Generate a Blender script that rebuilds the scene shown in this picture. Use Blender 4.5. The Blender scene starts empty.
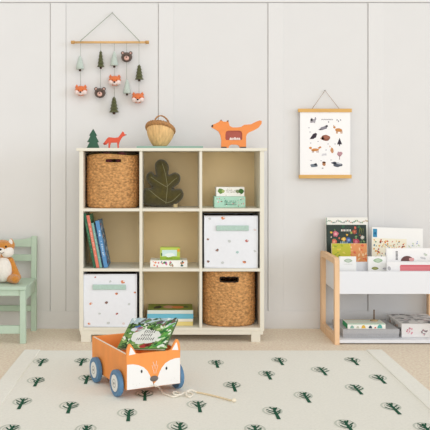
import bpy, bmesh, math, random
from mathutils import Vector, Matrix, Euler
C = bpy.context.scene.collection
PI = math.pi
rng = random.Random(7)

# ------------------------------------------------------------------ camera calibration
F, CX, CY = 803.0, 172.0, 168.0          # focal length and principal point of the photograph (430 px frame)
def W(px, py, Y):
    return Vector(((px - CX) / F * Y, Y, 1.0 - (py - CY) / F * Y))
def WX(px, Y): return (px - CX) / F * Y
def WZ(py, Y): return 1.0 - (py - CY) / F * Y
def FL(px, py, z=0.0):                    # floor point
    Y = (1.0 - z) * F / (py - CY)
    return Vector(((px - CX) / F * Y, Y, z))

# ------------------------------------------------------------------ materials
def lin(c):
    c /= 255.0
    return c / 12.92 if c <= 0.04045 else ((c + 0.055) / 1.055) ** 2.4
_m = {}
def mat(hexc, rough=0.6, var=0.0, scale=40.0, bump=0.0, bscale=None, stretch=None, sheen=0.0, spec=0.3):
    key = (hexc, rough, var, scale, bump, bscale, stretch, sheen)
    if key in _m: return _m[key]
    r, g, b = (lin(int(hexc[i:i + 2], 16)) for i in (0, 2, 4))
    m = bpy.data.materials.new('m_' + hexc); m.use_nodes = True
    nt = m.node_tree; bs = nt.nodes['Principled BSDF']
    bs.inputs['Roughness'].default_value = rough
    bs.inputs['Specular IOR Level'].default_value = spec
    if sheen: bs.inputs['Sheen Weight'].default_value = sheen
    bs.inputs['Base Color'].default_value = (r, g, b, 1)
    if var or bump:
        tc = nt.nodes.new('ShaderNodeTexCoord'); mp = nt.nodes.new('ShaderNodeMapping')
        nt.links.new(tc.outputs['Object'], mp.inputs['Vector'])
        if stretch: mp.inputs['Scale'].default_value = stretch
        if var:
            n = nt.nodes.new('ShaderNodeTexNoise'); n.inputs['Scale'].default_value = scale; n.inputs['Detail'].default_value = 4
            nt.links.new(mp.outputs[0], n.inputs['Vector'])
            cr = nt.nodes.new('ShaderNodeValToRGB')
            cr.color_ramp.elements[0].position = 0.3; cr.color_ramp.elements[1].position = 0.7
            lo, hi = 1 - var, 1 + var
            cr.color_ramp.elements[0].color = (min(1, r * lo), min(1, g * lo), min(1, b * lo), 1)
            cr.color_ramp.elements[1].color = (min(1, r * hi), min(1, g * hi), min(1, b * hi), 1)
            nt.links.new(n.outputs['Fac'], cr.inputs['Fac']); nt.links.new(cr.outputs['Color'], bs.inputs['Base Color'])
        if bump:
            n2 = nt.nodes.new('ShaderNodeTexNoise'); n2.inputs['Scale'].default_value = bscale or scale; n2.inputs['Detail'].default_value = 5
            nt.links.new(mp.outputs[0], n2.inputs['Vector'])
            bp = nt.nodes.new('ShaderNodeBump'); bp.inputs['Strength'].default_value = bump; bp.inputs['Distance'].default_value = 0.01
            nt.links.new(n2.outputs['Fac'], bp.inputs['Height']); nt.links.new(bp.outputs[0], bs.inputs['Normal'])
    _m[key] = m
    return m

# ------------------------------------------------------------------ mesh builder
class MB:
    def __init__(s): s.bm = bmesh.new(); s.mats = []
    def mi(s, m):
        if m not in s.mats: s.mats.append(m)
        return s.mats.index(m)
    def merge(s, t, m, smooth=False, xf=None):
        i = s.mi(m)
        for f in t.faces: f.material_index = i; f.smooth = smooth
        if xf is not None: bmesh.ops.transform(t, matrix=xf, verts=t.verts)
        me = bpy.data.meshes.new('tmp'); t.to_mesh(me); t.free(); s.bm.from_mesh(me); bpy.data.meshes.remove(me)
    def box(s, x0, x1, y0, y1, z0, z1, m, bev=0.0, seg=2, xf=None, smooth=False):
        t = bmesh.new(); bmesh.ops.create_cube(t, size=1)
        bmesh.ops.scale(t, vec=(x1 - x0, y1 - y0, z1 - z0), verts=t.verts)
        bmesh.ops.translate(t, vec=((x0 + x1) / 2, (y0 + y1) / 2, (z0 + z1) / 2), verts=t.verts)
        if bev: bmesh.ops.bevel(t, geom=t.edges[:], offset=bev, segments=seg, affect='EDGES', profile=0.5)
        s.merge(t, m, smooth, xf); return s
    def prism(s, pts, m, y0, y1, bev=0.0, xf=None, seg=2):     # outline in (x, z), extruded along y
        t = bmesh.new()
        f = t.faces.new([t.verts.new((p[0], y0, p[1])) for p in pts])
        r = bmesh.ops.extrude_face_region(t, geom=[f])
        bmesh.ops.translate(t, vec=(0, y1 - y0, 0), verts=[v for v in r['geom'] if isinstance(v, bmesh.types.BMVert)])
        bmesh.ops.recalc_face_normals(t, faces=t.faces[:])
        if bev:
            es = [e for e in t.edges if abs(e.verts[0].co.y - e.verts[1].co.y) < 1e-6]
            bmesh.ops.bevel(t, geom=es, offset=bev, segments=seg, affect='EDGES', profile=0.5, clamp_overlap=True)
        s.merge(t, m, False, xf); return s
    def poly(s, pts3, m):
        vs = [s.bm.verts.new(p) for p in pts3]
        f = s.bm.faces.new(vs); f.material_index = s.mi(m); return s
    def ell(s, c, r, m, rot=None, seg=24, rings=14):
        t = bmesh.new(); bmesh.ops.create_uvsphere(t, u_segments=seg, v_segments=rings, radius=1)
        M = Matrix.Translation(c) @ (rot.to_matrix().to_4x4() if rot else Matrix()) @ Matrix.Diagonal((r[0], r[1], r[2], 1))
        s.merge(t, m, True, M); return s
    def tube(s, pts, r, m, seg=8, closed=False, xf=None):
        t = bmesh.new(); pts = [Vector(p) for p in pts]; n = len(pts); rings = []
        up = None
        for i, p in enumerate(pts):
            if closed: d = pts[(i + 1) % n] - pts[i - 1]
            else: d = pts[min(i + 1, n - 1)] - pts[max(i - 1, 0)]
            d.normalize()
            if up is None: up = Vector((0, 0, 1)) if abs(d.z) < 0.9 else Vector((1, 0, 0))
            a = d.cross(up)
            if a.length < 1e-6: a = d.orthogonal()
            a.normalize(); b = a.cross(d); up = b
            rr = r(i / max(1, n - 1)) if callable(r) else r
            rings.append([t.verts.new(p + (a * math.cos(k * 2 * PI / seg) + b * math.sin(k * 2 * PI / seg)) * rr) for k in range(seg)])
        for i in range(n if closed else n - 1):
            A, B = rings[i], rings[(i + 1) % n]
            for k in range(seg): t.faces.new((A[k], A[(k + 1) % seg], B[(k + 1) % seg], B[k]))
        if not closed: t.faces.new(rings[0][::-1]); t.faces.new(rings[-1])
        bmesh.ops.recalc_face_normals(t, faces=t.faces[:])
        s.merge(t, m, True, xf); return s
    def lathe(s, prof, m, c=(0, 0, 0), seg=32, xf=None, smooth=True, rad=None):   # prof: (r, z)
        t = bmesh.new(); rings = []
        for (r, z) in prof:
            if r < 1e-6: rings.append([t.verts.new((c[0], c[1], c[2] + z))]); continue
            ring = []
            for k in range(seg):
                a = k * 2 * PI / seg; q = rad(a, z) if rad else 1.0
                ring.append(t.verts.new((c[0] + r * q * math.cos(a), c[1] + r * q * math.sin(a), c[2] + z)))
            rings.append(ring)
        for A, B in zip(rings, rings[1:]):
            for k in range(seg):
                k2 = (k + 1) % seg
                if len(A) == 1 and len(B) == 1: continue
                if len(A) == 1: t.faces.new((A[0], B[k2], B[k]))
                elif len(B) == 1: t.faces.new((A[k], A[k2], B[0]))
                else: t.faces.new((A[k], A[k2], B[k2], B[k]))
        bmesh.ops.recalc_face_normals(t, faces=t.faces[:])
        s.merge(t, m, smooth, xf); return s

ROOT = {}
def obj(name, mb, parent=None, at=None, label=None, local=False):
    """link the builder's shapes as ONE mesh object; world-space shapes are shifted to their thing's base"""
    root = parent
    while root is not None and root.parent is not None: root = root.parent
    off = Vector((0, 0, 0))
    if root is not None and not local: off = ROOT.get(root.name, Vector((0, 0, 0)))
    elif at is not None: off = Vector(at)
    if off.length: bmesh.ops.translate(mb.bm, vec=-off, verts=mb.bm.verts)
    me = bpy.data.meshes.new(name); mb.bm.to_mesh(me); mb.bm.free()
    for m in mb.mats: me.materials.append(m)
    o = bpy.data.objects.new(name, me); C.objects.link(o)
    if parent is not None: o.parent = parent
    elif at is not None:
        o.location = off; ROOT[o.name] = off
    if label: o['label'] = label
    return o
def thing(name, label, cat, loc=(0, 0, 0), group=None, mw=None):
    o = bpy.data.objects.new(name, None); C.objects.link(o); o.empty_display_size = 0.05
    if mw is not None: o.matrix_world = mw
    else: o.location = loc; ROOT[o.name] = Vector(loc)
    return tag(o, label, cat, group)
def tag(o, label, cat, group=None):
    o['label'] = label; o['category'] = cat
    if group: o['group'] = group
    return o
def struct(name, mb, label=None):
    o = obj(name, mb); o['kind'] = 'structure'
    if label: o['label'] = label
    return o

def blob(cx, cy, rx, ry, n=12, jit=0.0, rot=0.0):
    out = []
    for k in range(n):
        a = 2 * PI * k / n; q = 1 + rng.uniform(-jit, jit)
        x, y = rx * q * math.cos(a), ry * q * math.sin(a)
        out.append((cx + x * math.cos(rot) - y * math.sin(rot), cy + x * math.sin(rot) + y * math.cos(rot)))
    return out
def inside(p, poly):
    x, y = p; c = False; j = len(poly) - 1
    for i in range(len(poly)):
        xi, yi = poly[i]; xj, yj = poly[j]
        if (yi > y) != (yj > y) and x < (xj - xi) * (y - yi) / (yj - yi) + xi: c = not c
        j = i
    return c
def nearest(p, poly):
    best = (1e9, p); n = len(poly)
    for i in range(n):
        ax, ay = poly[i]; bx, by = poly[(i + 1) % n]
        dx, dy = bx - ax, by - ay; L = dx * dx + dy * dy
        t = 0 if L == 0 else max(0, min(1, ((p[0] - ax) * dx + (p[1] - ay) * dy) / L))
        q = (ax + t * dx, ay + t * dy); d = math.hypot(p[0] - q[0], p[1] - q[1])
        if d < best[0]: best = (d, q)
    return best
def smooth_closed(pts, k=6):
    out = []; n = len(pts)
    for i in range(n):
        p0, p1, p2, p3 = pts[i - 1], pts[i], pts[(i + 1) % n], pts[(i + 2) % n]
        for j in range(k):
            t = j / k
            out.append(tuple(0.5 * ((2 * p1[a]) + (-p0[a] + p2[a]) * t + (2 * p0[a] - 5 * p1[a] + 4 * p2[a] - p3[a]) * t * t + (-p0[a] + 3 * p1[a] - 3 * p2[a] + p3[a]) * t ** 3) for a in range(len(p1))))
    return out
def smooth_open(pts, k=6):
    out = []; n = len(pts)
    for i in range(n - 1):
        p0, p1, p2, p3 = pts[max(i - 1, 0)], pts[i], pts[i + 1], pts[min(i + 2, n - 1)]
        for j in range(k):
            t = j / k
            out.append(tuple(0.5 * ((2 * p1[a]) + (-p0[a] + p2[a]) * t + (2 * p0[a] - 5 * p1[a] + 4 * p2[a] - p3[a]) * t * t + (-p0[a] + 3 * p1[a] - 3 * p2[a] + p3[a]) * t ** 3) for a in range(len(p1))))
    out.append(tuple(pts[-1])); return out

# ================================================================== SETTING
WALL = 5.0
m_wall = mat('DDDCDB', 0.75, 0.008, 6, 0.02, 200)
m_trim = mat('DEDDDC', 0.6, 0.006, 6)
GROOVES = (-58, 50, 158, 267.5, 367.5, 475)
ZG0, ZG1, GW = WZ(311, WALL), WZ(3, WALL), 0.0048
mb = MB(); mb.box(-2.6, 3.2, WALL + 0.008, WALL + 0.1, 0, 2.6, m_wall)
BT = 0.094                                             # batten width; a thin gap runs down either side of each batten
xs_ = [-2.6] + [v for p in GROOVES for v in (WX(p, WALL), WX(p, WALL) + GW, WX(p, WALL) + GW + BT, WX(p, WALL) + GW + BT + (0.0016 if p == 50 else 0.0002))] + [3.2]
for a_, c_ in zip(xs_[::2], xs_[1::2]): mb.box(a_, c_, WALL, WALL + 0.009, ZG0, ZG1, m_wall, 0.001)
struct('wall_back', mb)
for n, px in enumerate(GROOVES):
    b = MB(); x0 = WX(px, WALL) + GW; b.box(x0, x0 + BT, WALL - 0.004, WALL + 0.001, ZG0, ZG1, m_trim, 0.0012); struct('trim_%d' % (n + 1), b)
b = MB(); b.box(-2.6, 3.2, WALL - 0.0035, WALL + 0.009, ZG1 + 0.004, 2.6, m_trim, 0.001); struct('trim_7', b)
b = MB(); b.box(-2.6, 3.2, WALL - 0.0035, WALL + 0.009, 0.0, ZG0, m_trim, 0.001); struct('baseboard_back', b)
m_carpet = mat('FEE4CC', 0.95, 0.17, 75, 0.6, 420, sheen=0.2)
b = MB(); b.box(-2.6, 3.2, 0.4, WALL + 0.1, -0.05, 0.0, m_carpet); struct('floor', b)

# ================================================================== RUG
RT = 0.012
rx0, rx1, ry0, ry1 = -0.80, 1.138, 1.9, 4.352
m_rug = mat('F0EEE3', 0.95, 0.035, 90, 0.35, 500, sheen=0.2)
m_hem = mat('EFEDE3', 0.95, 0.03, 90, 0.25, 500, sheen=0.2)
m_tree = mat('1F5A41', 0.95, 0.2, 200, 0.5, 700)
m_ring = mat('CDD1C5', 0.95, 0.1, 200)
rug = MB(); rug.box(rx0 + 0.08, rx1 - 0.08, ry0, ry1, 0.0005, RT, m_rug, 0.004)
def strip(mbx, pts, wd, m, z, cap=True):       # ribbon stitched on the rug
    L, R = [], []; n = len(pts)
    for i, p in enumerate(pts):
        a = Vector(pts[max(i - 1, 0)]); c = Vector(pts[min(i + 1, n - 1)]); d = (c - a).normalized(); nn = Vector((-d.y, d.x))
        w = wd(i / (n - 1)) if callable(wd) else wd
        L.append(Vector(p) + nn * w / 2); R.append(Vector(p) - nn * w / 2)
    for i in range(n - 1):
        mbx.poly([(L[i].x, L[i].y, z), (R[i].x, R[i].y, z), (R[i + 1].x, R[i + 1].y, z), (L[i + 1].x, L[i + 1].y, z)], m)
def rug_tree(cx, cy, s=1.0, seed=0):
    r = random.Random(seed); k = 0.004
    ox, oy = -0.008 * r.uniform(0, 1.4), 0.022
    ring = [(cx + ox + 0.044 * s * math.cos(a), cy + oy + 0.062 * s * math.sin(a)) for a in [2 * PI * i / 24 for i in range(25)]]
    strip(rug, ring, 0.008, m_ring, RT + 0.0008)
    ring2 = [(cx + ox + 0.028 * s * math.cos(a), cy + oy + 0.042 * s * math.sin(a)) for a in [2 * PI * i / 20 for i in range(21)]]
    strip(rug, ring2, 0.004, m_ring, RT + 0.0008)
    strip(rug, [(cx + .002, cy - 0.105 * s), (cx + 0.001, cy - 0.04), (cx - 0.001, cy + 0.02), (cx + r.uniform(-.004, .004), cy + 0.072 * s)], lambda t: 0.0155 - 0.006 * t, m_tree, RT + 0.0014)
    for i, v in enumerate((-0.034, 0.0, 0.034)):
        for sd in (-1, 1):
            ln = (0.032, 0.031, 0.022)[i] * r.uniform(0.5, 1.1)
            y0 = cy + v * s + r.uniform(-.004, .004)
            strip(rug, [(cx, y0), (cx + sd * ln * .55, y0 + 0.016), (cx + sd * ln, y0 + 0.036)], lambda t: 0.0085 - 0.003 * t, m_tree, RT + 0.0014 + 0.0001 * (i + 1) + (0.00005 if sd > 0 else 0))
TREES = [(42, 362), (82, 361.6), (37.3, 381.4), (87, 379), (22, 403), (70, 407), (10.5, 431), (86, 431), (353.6, 361), (380, 378.7),
         (356.7, 389), (393.4, 408), (348, 426), (427, 429), (280, 361), (322.3, 370.8), (268, 374.8), (233.5, 386.3), (216.5, 363.6),
         (305.7, 396.8), (275.5, 412.5), (256, 431), (199, 406), (180, 428), (128.8, 414.5), (145, 395), (173, 362)]
for i, (px, py) in enumerate(TREES):
    p = FL(px, py, RT); rug_tree(p.x, p.y, .85, i)
for i in range(14):                                   # the rows that carry on towards the camera
    rug_tree(-0.62 + (i % 5) * 0.4 + (0.2 if (i // 5) % 2 else 0), 2.75 - (i // 5) * 0.24, .85, 50 + i)
rug_o = obj('rug', rug, None, at=((rx0 + rx1) / 2, (ry0 + ry1) / 2, 0))
tag(rug_o, 'cream rug with small dark green trees lying on the beige carpet', 'rug')
for s0, s1 in ((rx0, rx0 + 0.086), (rx1 - 0.086, rx1)):
    h = MB(); h.box(s0, s1, ry0, ry1, 0.0005, RT + 0.005, m_hem, 0.004, 3); obj('hem', h, rug_o)

# ================================================================== STORAGE UNIT
YF, YB = 4.61, 4.955
def ux(px): return (px - CX) / F * YF
def uz(py): return 1.0 - (py - CY) / F * YF
m_unit = mat('E5E0D1', 0.5, 0.01, 8)
m_back = mat('EDD5A8', 0.6, 0.02, 8)  # unit's cream with the cubes' warm shade put into the colour
unit = thing('storage_unit', 'cream nine-cube storage unit on legs against the white panelled wall', 'shelf unit', (0, (YF + YB) / 2, 0))
SH1, SH2, SB = uz(208.5), uz(268.6), uz(327.7)
TOP = uz(148)
TI = uz(151)
def part(name, *a, m=m_unit, bev=0.0015, parent=unit, label=None):
    b = MB(); b.box(*a, m, bev); return obj(name, b, parent, label=label)
part('top_panel', ux(76.4), ux(267), YF - 0.006, YB, TI, TOP)
xl0, xl1, xr0, xr1 = ux(79.2), ux(83.2), ux(260), ux(264.2)
d1a, d1b, d2a, d2b = ux(139.4), ux(142.2), ux(199.4), ux(202.2)
part('side_panel', xl0, xl1, YF, YB, SB - 0.02, TI); part('side_panel', xr0, xr1, YF, YB, SB - 0.02, TI)
part('divider', d1a, d1b, YF + 0.001, YB - 0.02, SB, TI); part('divider', d2a, d2b, YF + 0.001, YB - 0.02, SB, TI)
for z in (SH1, SH2):
    b = MB()
    for a, c in ((xl1, d1a), (d1b, d2a), (d2b, xr0)): b.box(a, c, YF + 0.0005, YB - 0.02, z - 0.0165, z, m_unit, 0.001)
    obj('shelf', b, unit)
part('bottom_panel', xl1, xr0, YF, YB - 0.02, SB - 0.018, SB)
part('back_panel', xl0 + 0.002, xr1 - 0.002, YB - 0.022, YB - 0.012, SB - 0.01, TI, m=m_back)
part('base_rail', ux(80), ux(263.2), YF + 0.002, YF + 0.022, uz(334.8), SB - 0.018)
part('base_rail', ux(80), ux(263.2), YB - 0.03, YB - 0.01, uz(334.8), SB - 0.018)
for a, c in ((81, 90.8), (251.2, 260.4)):
    for y0 in (YF - 0.001, YB - 0.055):
        part('leg', ux(a), ux(c), y0, y0 + 0.045, 0.0, uz(334.8) + 0.018)
CXL, CXM, CXR = (xl1 + d1a) / 2, (d1b + d2a) / 2, (d2b + xr0) / 2

# ------------------------------------------------------------------ woven baskets
m_weave = mat('CE9A62', 0.8, 0.42, 85, 0.8, 190, stretch=(0.7, 0.7, 1.2))
m_weave_in = mat('9A6F3D', 0.9, 0.2, 100)
m_rimw = mat('C0935A', 0.8, 0.3, 150, 0.3, 300)
m_dark = mat('2E221C', 0.9)
def woven_basket(cx, cy, z0, h, rx, ry, hole, label, dark_rim=False):
    root = thing('woven_basket', label, 'basket', (cx, cy, z0), 'woven seagrass baskets in the storage unit')
    b = MB(); t = bmesh.new(); nr, ns = 66, 220
    def pt(i, k, inner):
        v = i / (nr - 1); a = 2 * PI * k / ns
        prof = 1.0 - 0.06 * max(0, (0.09 - v) / 0.09) ** 2 + 0.012 * math.sin(v * PI)
        row = v * 17
        bump = 0 if inner else 0.0045 * abs(math.sin(row * PI)) * (0.7 + 0.5 * math.sin(a * 34 + (PI if int(row) % 2 else 0) + 1.3 * math.sin(row * 3)))
        q = prof - (0.055 if inner else 0)
        e = 2.5
        ca, sa = math.cos(a), math.sin(a)
        se = (abs(ca) ** e + abs(sa) ** e) ** (-1 / e)
        wob = 0.004 * math.sin(a * 3 + 1) * v
        return (cx + (rx * q + bump) * se * ca, cy + (ry * q + bump) * se * sa, z0 + 0.001 + v * h + wob * (v ** 3))
    px0, px1, pz0, pz1 = hole
    for inner in (False, True):
        g = [[t.verts.new(pt(i, k, inner)) for k in range(ns)] for i in range(nr)]
        for i in range(nr - 1):
            for k in range(ns):
                vs = (g[i][k], g[i][(k + 1) % ns], g[i + 1][(k + 1) % ns], g[i + 1][k])
                c = sum((v.co for v in vs), Vector()) / 4
                if c.y < cy and px0 < c.x < px1 and pz0 < c.z < pz1: continue
                t.faces.new(vs if not inner else vs[::-1])
        if inner: ci = g
        else: co = g
    for k in range(ns):
        t.faces.new((co[-1][k], co[-1][(k + 1) % ns], ci[-1][(k + 1) % ns], ci[-1][k]))
    t.faces.new([v for v in co[0]][::-1])
    b.merge(t, m_weave, True); obj('body', b, root)
    # bound rim
    r = MB(); pts = [Vector(pt(nr - 1, k, False)) * 0.5 + Vector(pt(nr - 1, k, True)) * 0.5 for k in range(0, ns, 2)]
    r.tube(pts, 0.0055, m_rimw, 8, True); obj('rim', r, root)
    # handle opening edge
    def front(x, z):
        u = max(-1, min(1, (x - cx) / rx)); return cy - ry * (max(0, 1 - abs(u) ** 2.5)) ** (1 / 2.5) * 1.008 - 0.001
    hp = []
    for k in range(28):
        a = 2 * PI * k / 28
        ca, sa = math.cos(a), math.sin(a); e = 6; se = (abs(ca) ** e + abs(sa) ** e) ** (-1 / e)
        x = (px0 + px1) / 2 + (px1 - px0) / 2 * se * ca; z = (pz0 + pz1) / 2 + (pz1 - pz0) / 2 * se * sa
        hp.append((x, front(x, z), z))
    hm = MB(); hm.tube(hp, 0.0038, m_dark if dark_rim else m_rimw, 6, True); obj('handle', hm, root)
    return root
bY = 4.776
woven_basket(CXL, bY, SH1, TI - SH1 - 0.025, 0.152, 0.146, (WX(105, 4.63), WX(121.6, 4.63), WZ(162.9, 4.63), WZ(158.4, 4.63)),
             'woven seagrass basket in the top left cube of the storage unit')
woven_basket(CXR - 0.004, bY, SB, SH2 - 0.0165 - SB - 0.008, 0.152, 0.146, (WX(220, 4.63), WX(238.3, 4.63), WZ(282, 4.63), WZ(277, 4.63)),
             'woven seagrass basket in the bottom right cube of the storage unit', True)
# toys peeping out of the top left basket
m_plum = mat('8E4A4C', 0.9, 0.15, 60, 0.3, 300, sheen=0.3)
for px, lb in ((106.5, 'plum soft toy peeping out of the top left basket, the left one'), (121.5, 'plum soft toy peeping out of the top left basket, the right one')):
    b = MB(); x = WX(px, 4.705)
    b.lathe([(0, 0), (0.025, 0.004), (0.037, 0.05), (0.039, 0.15), (0.037, 0.25), (0.033, 0.30), (0.024, 0.318), (0.012, 0.3255), (0, 0.327)], m_plum, (x, 4.705, SH1 + 0.0015), 24)
    o = obj('soft_toy', b, None, at=(x, 4.705, SH1 + 0.0015)); tag(o, lb, 'soft toy', 'soft toys in the basket')

# ------------------------------------------------------------------ fabric cubes
m_canvas = mat('E9EBF0', 0.9, 0.015, 60, 0.15, 600)
m_lining = mat('C9C3BA', 0.9)
m_mint = mat('B2CBC0', 0.8, 0.06, 80)
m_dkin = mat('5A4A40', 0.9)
PRINTS = {'o': 'D98A64', 'b': '94746A', 'g': 'CBCECD', 'r': 'BE7470', 't': 'AFCCC8', 'p': 'E0D2CF'}
def fabric_cube(cx, z0, wd, h, motifs, hz, label, hx):
    y0, y1 = YF + 0.014, YF + 0.014 + 0.285
    root = thing('storage_cube', label, 'storage box', (cx, (y0 + y1) / 2, z0), 'white fabric storage cubes')
    t = bmesh.new(); n = 14; b = MB()
    x0, x1 = cx - wd / 2, cx + wd / 2
    def wall(P, Q, out, th):                         # a softly bulging fabric wall from P to Q
        g = []
        for i in range(n + 1):
            row = []
            for j in range(n + 1):
                u, v = i / n, j / n
                bul = 0.004 * math.sin(PI * u) * math.sin(PI * v) - 0.003 * v
                p = P.lerp(Q, u); row.append(t.verts.new((p.x + out.x * (bul + th), p.y + out.y * (bul + th), z0 + 0.001 + v * h + (0.002 * math.sin(u * 9) if v == 1 else 0))))
            g.append(row)
        for i in range(n):
            for j in range(n): t.faces.new((g[i][j], g[i + 1][j], g[i + 1][j + 1], g[i][j + 1]))
    c = [Vector((x0, y0, 0)), Vector((x1, y0, 0)), Vector((x1, y1, 0)), Vector((x0, y1, 0))]
    outs = [Vector((0, -1, 0)), Vector((1, 0, 0)), Vector((0, 1, 0)), Vector((-1, 0, 0))]
    for k in range(4): wall(c[k], c[(k + 1) % 4], outs[k], 0)
    t.faces.new([t.verts.new((p.x, p.y, z0 + 0.001)) for p in c][::-1])
    b.merge(t, m_canvas, True)
    for (u, v, ch, s) in motifs:                     # printed motifs
        X, Z = x0 + u * wd, z0 + v * h
        bul = 0.004 * math.sin(PI * u) * math.sin(PI * v) - 0.003 * v
        mm = mat(PRINTS[ch], 0.9)
        kind = rng.randint(0, 2)
        pts = blob(X, Z, 0.0062 * s, 0.005 * s, 10, 0.25, rng.uniform(-.6, .6))
        b.poly([(p[0], y0 - bul - 0.0016, p[1]) for p in pts], mm)
        if ch in 'obr':
            pts = blob(X + 0.003 * s, Z + 0.002 * s, 0.0027 * s, 0.0022 * s, 8)
            b.poly([(p[0], y0 - bul - 0.0022, p[1]) for p in pts], mat('F1E8DF' if kind else '53332A', 0.9))
    obj('body', b, root)
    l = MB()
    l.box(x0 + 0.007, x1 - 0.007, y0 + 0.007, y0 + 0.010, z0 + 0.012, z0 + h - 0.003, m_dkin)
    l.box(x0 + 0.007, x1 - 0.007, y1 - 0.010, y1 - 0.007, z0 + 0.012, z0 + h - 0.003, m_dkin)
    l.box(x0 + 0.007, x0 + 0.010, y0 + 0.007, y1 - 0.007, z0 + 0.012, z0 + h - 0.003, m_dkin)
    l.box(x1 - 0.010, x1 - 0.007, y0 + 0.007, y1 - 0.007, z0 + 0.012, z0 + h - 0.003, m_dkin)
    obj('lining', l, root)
    s = MB()                                          # seams
    for a, q in ((x0, y0), (x1, y0), (x0, y1), (x1, y1)): s.tube([(a, q, z0 + 0.004), (a, q, z0 + h)], 0.0028, m_canvas, 8)
    s.tube([(x0, y0 + .002, z0 + h), (x1, y0 + .002, z0 + h), (x1, y1, z0 + h), (x0, y1, z0 + h)], 0.0032, m_canvas, 8, True)
    s.tube([(x0, y0, z0 + 0.006), (x1, y0, z0 + 0.006)], 0.0025, m_canvas, 8)
    obj('seam', s, root)
    hd = MB(); ha, hb = hx; yy = y0 - 0.0045
    hd.box(ha, hb, yy - 0.004, yy + 0.001, hz - 0.0145, hz + 0.0145, m_mint, 0.0018)
    hd.box(ha, ha + 0.02, yy - 0.0046, yy + 0.001, hz - 0.0148, hz + 0.0148, m_mint, 0.0018)
    hd.box(hb - 0.02, hb, yy - 0.0046, yy + 0.001, hz - 0.0148, hz + 0.0148, m_mint, 0.0018)
    obj('handle', hd, root, label='mint green handle')
YC = YF + 0.014
fabric_cube(WX(110.2, YC), SB, 0.303, 0.303,
            [(.22, .95, 'r', 1), (.50, .87, 'g', 1.3), (.74, .86, 'o', 1.8), (.62, .64, 'o', 1.3), (.43, .47, 'b', 1.4), (.13, .45, 'o', 1.3), (.86, .44, 'g', 1.2),
             (.30, .26, 'g', 1.4), (.63, .26, 'r', 1.2), (.10, .07, 'o', 1.2), (.46, .08, 'g', 1.6), (.75, .07, 'p', 1.3), (.97, .66, 'o', 1)],
            WZ(287, YC), 'white fabric storage cube in the bottom left cube, behind the fox wagon', (WX(92.8, YC), WX(126, YC)))
fabric_cube(WX(231, YC), SH2, 0.305, 0.300,
            [(.10, .95, 'g', 1.3), (.35, .96, 'o', 1.8), (.07, .56, 'b', 1.2), (.47, .52, 'g', 1.5), (.80, .53, 'r', 1.5), (.24, .35, 'b', 1.4),
             (.62, .31, 't', 1.4), (.07, .13, 'b', 1.2), (.34, .11, 'g', 1.5), (.75, .12, 'o', 1.5), (.95, .74, 'p', 1.2), (.95, .33, 'g', 1.2)],
            WZ(228, YC), 'white fabric storage cube in the middle right cube, under the mint box', (WX(216.3, YC), WX(248.6, YC)))

# ------------------------------------------------------------------ leaf cushion
LY = 4.80
LP = [(185, 412), (150, 413), (110, 409), (75, 406), (46, 392), (43, 345), (52, 305), (85, 299), (104, 296), (78, 268), (62, 234), (74, 205), (98, 198), (124, 226),
      (117, 180), (118, 147), (136, 128), (158, 122), (184, 134), (203, 168), (200, 216), (238, 202), (268, 218), (273, 248), (258, 276), (222, 306),
      (270, 302), (290, 324), (290, 352), (270, 380), (236, 402)]
def lp(x, y): return (WX(136 + x * .1628, LY), WZ(140 + y * .1628, LY))
out = smooth_closed([lp(*p) for p in LP], 5)
zmin = min(p[1] for p in out); out = [(p[0], p[1] - zmin + SH1 + 0.001) for p in out]
m_leaf = mat('554D24', 0.95, 0.15, 50, 0.3, 400, sheen=0.4)
m_vein = mat('948F6C', 0.9)
t = bmesh.new(); st = 0.0055
X0, X1 = min(p[0] for p in out), max(p[0] for p in out); Z0, Z1 = min(p[1] for p in out), max(p[1] for p in out)
nx, nz = int((X1 - X0) / st) + 2, int((Z1 - Z0) / st) + 2
def leaf_h(x, z):
    d = nearest((x, z), out)[0]; return 0.060 * math.sqrt(min(1, d / 0.055))
ins = {}; P2 = {}
for i in range(-1, nx + 1):
    for j in range(-1, nz + 1):
        p = (X0 + i * st, Z0 + j * st); ins[i, j] = inside(p, out); P2[i, j] = p
V = {}
def lv(i, j, s):
    k = (i, j, s if ins[i, j] else 0)
    if k not in V:
        p = P2[i, j]
        if ins[i, j]: V[k] = t.verts.new((p[0], LY - s * leaf_h(*p), p[1]))
        else:
            q = nearest(p, out)[1]; V[k] = t.verts.new((q[0], LY, q[1]))
    return V[k]
for i in range(-1, nx):
    for j in range(-1, nz):
        q = [(i, j), (i + 1, j), (i + 1, j + 1), (i, j + 1)]
        if any(ins[a] for a in q):
            for s in (1, -1):
                vs = [lv(a[0], a[1], s) for a in q]
                if len(set(vs)) == 4: t.faces.new(vs if s > 0 else vs[::-1])
bmesh.ops.remove_doubles(t, verts=t.verts, dist=0.0004)
b = MB(); b.merge(t, m_leaf, True)
leaf = thing('leaf_cushion', 'olive green oak leaf cushion leaning in the top middle cube', 'cushion', ((X0 + X1) / 2, LY, SH1))
obj('body', b, leaf)
v = MB()
for vn in ([(183, 395), (190, 330), (192, 280), (178, 200), (162, 150)], [(192, 292), (140, 262), (92, 230)], [(190, 290), (225, 255), (252, 235)],
           [(183, 385), (130, 348), (68, 298)], [(184, 388), (225, 375), (272, 330)]):
    pts = []
    for p in smooth_open([lp(*p) for p in vn], 8):
        x, z = p[0], p[1] - zmin + SH1 + 0.001
        pts.append((x, LY - leaf_h(x, z) - 0.0005, z))
    v.tube(pts, 0.0018, m_vein, 6)
obj('vein', v, leaf, label='pale stitched veins')
tg = MB(); tg.box(WX(173.5, 4.75), WX(177.5, 4.75), 4.742, 4.7445, SH1 + 0.001, SH1 + 0.02, mat('CDBB8E', 0.9), 0.001); obj('tag', tg, leaf, label='beige sewn-in tag')

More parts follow.
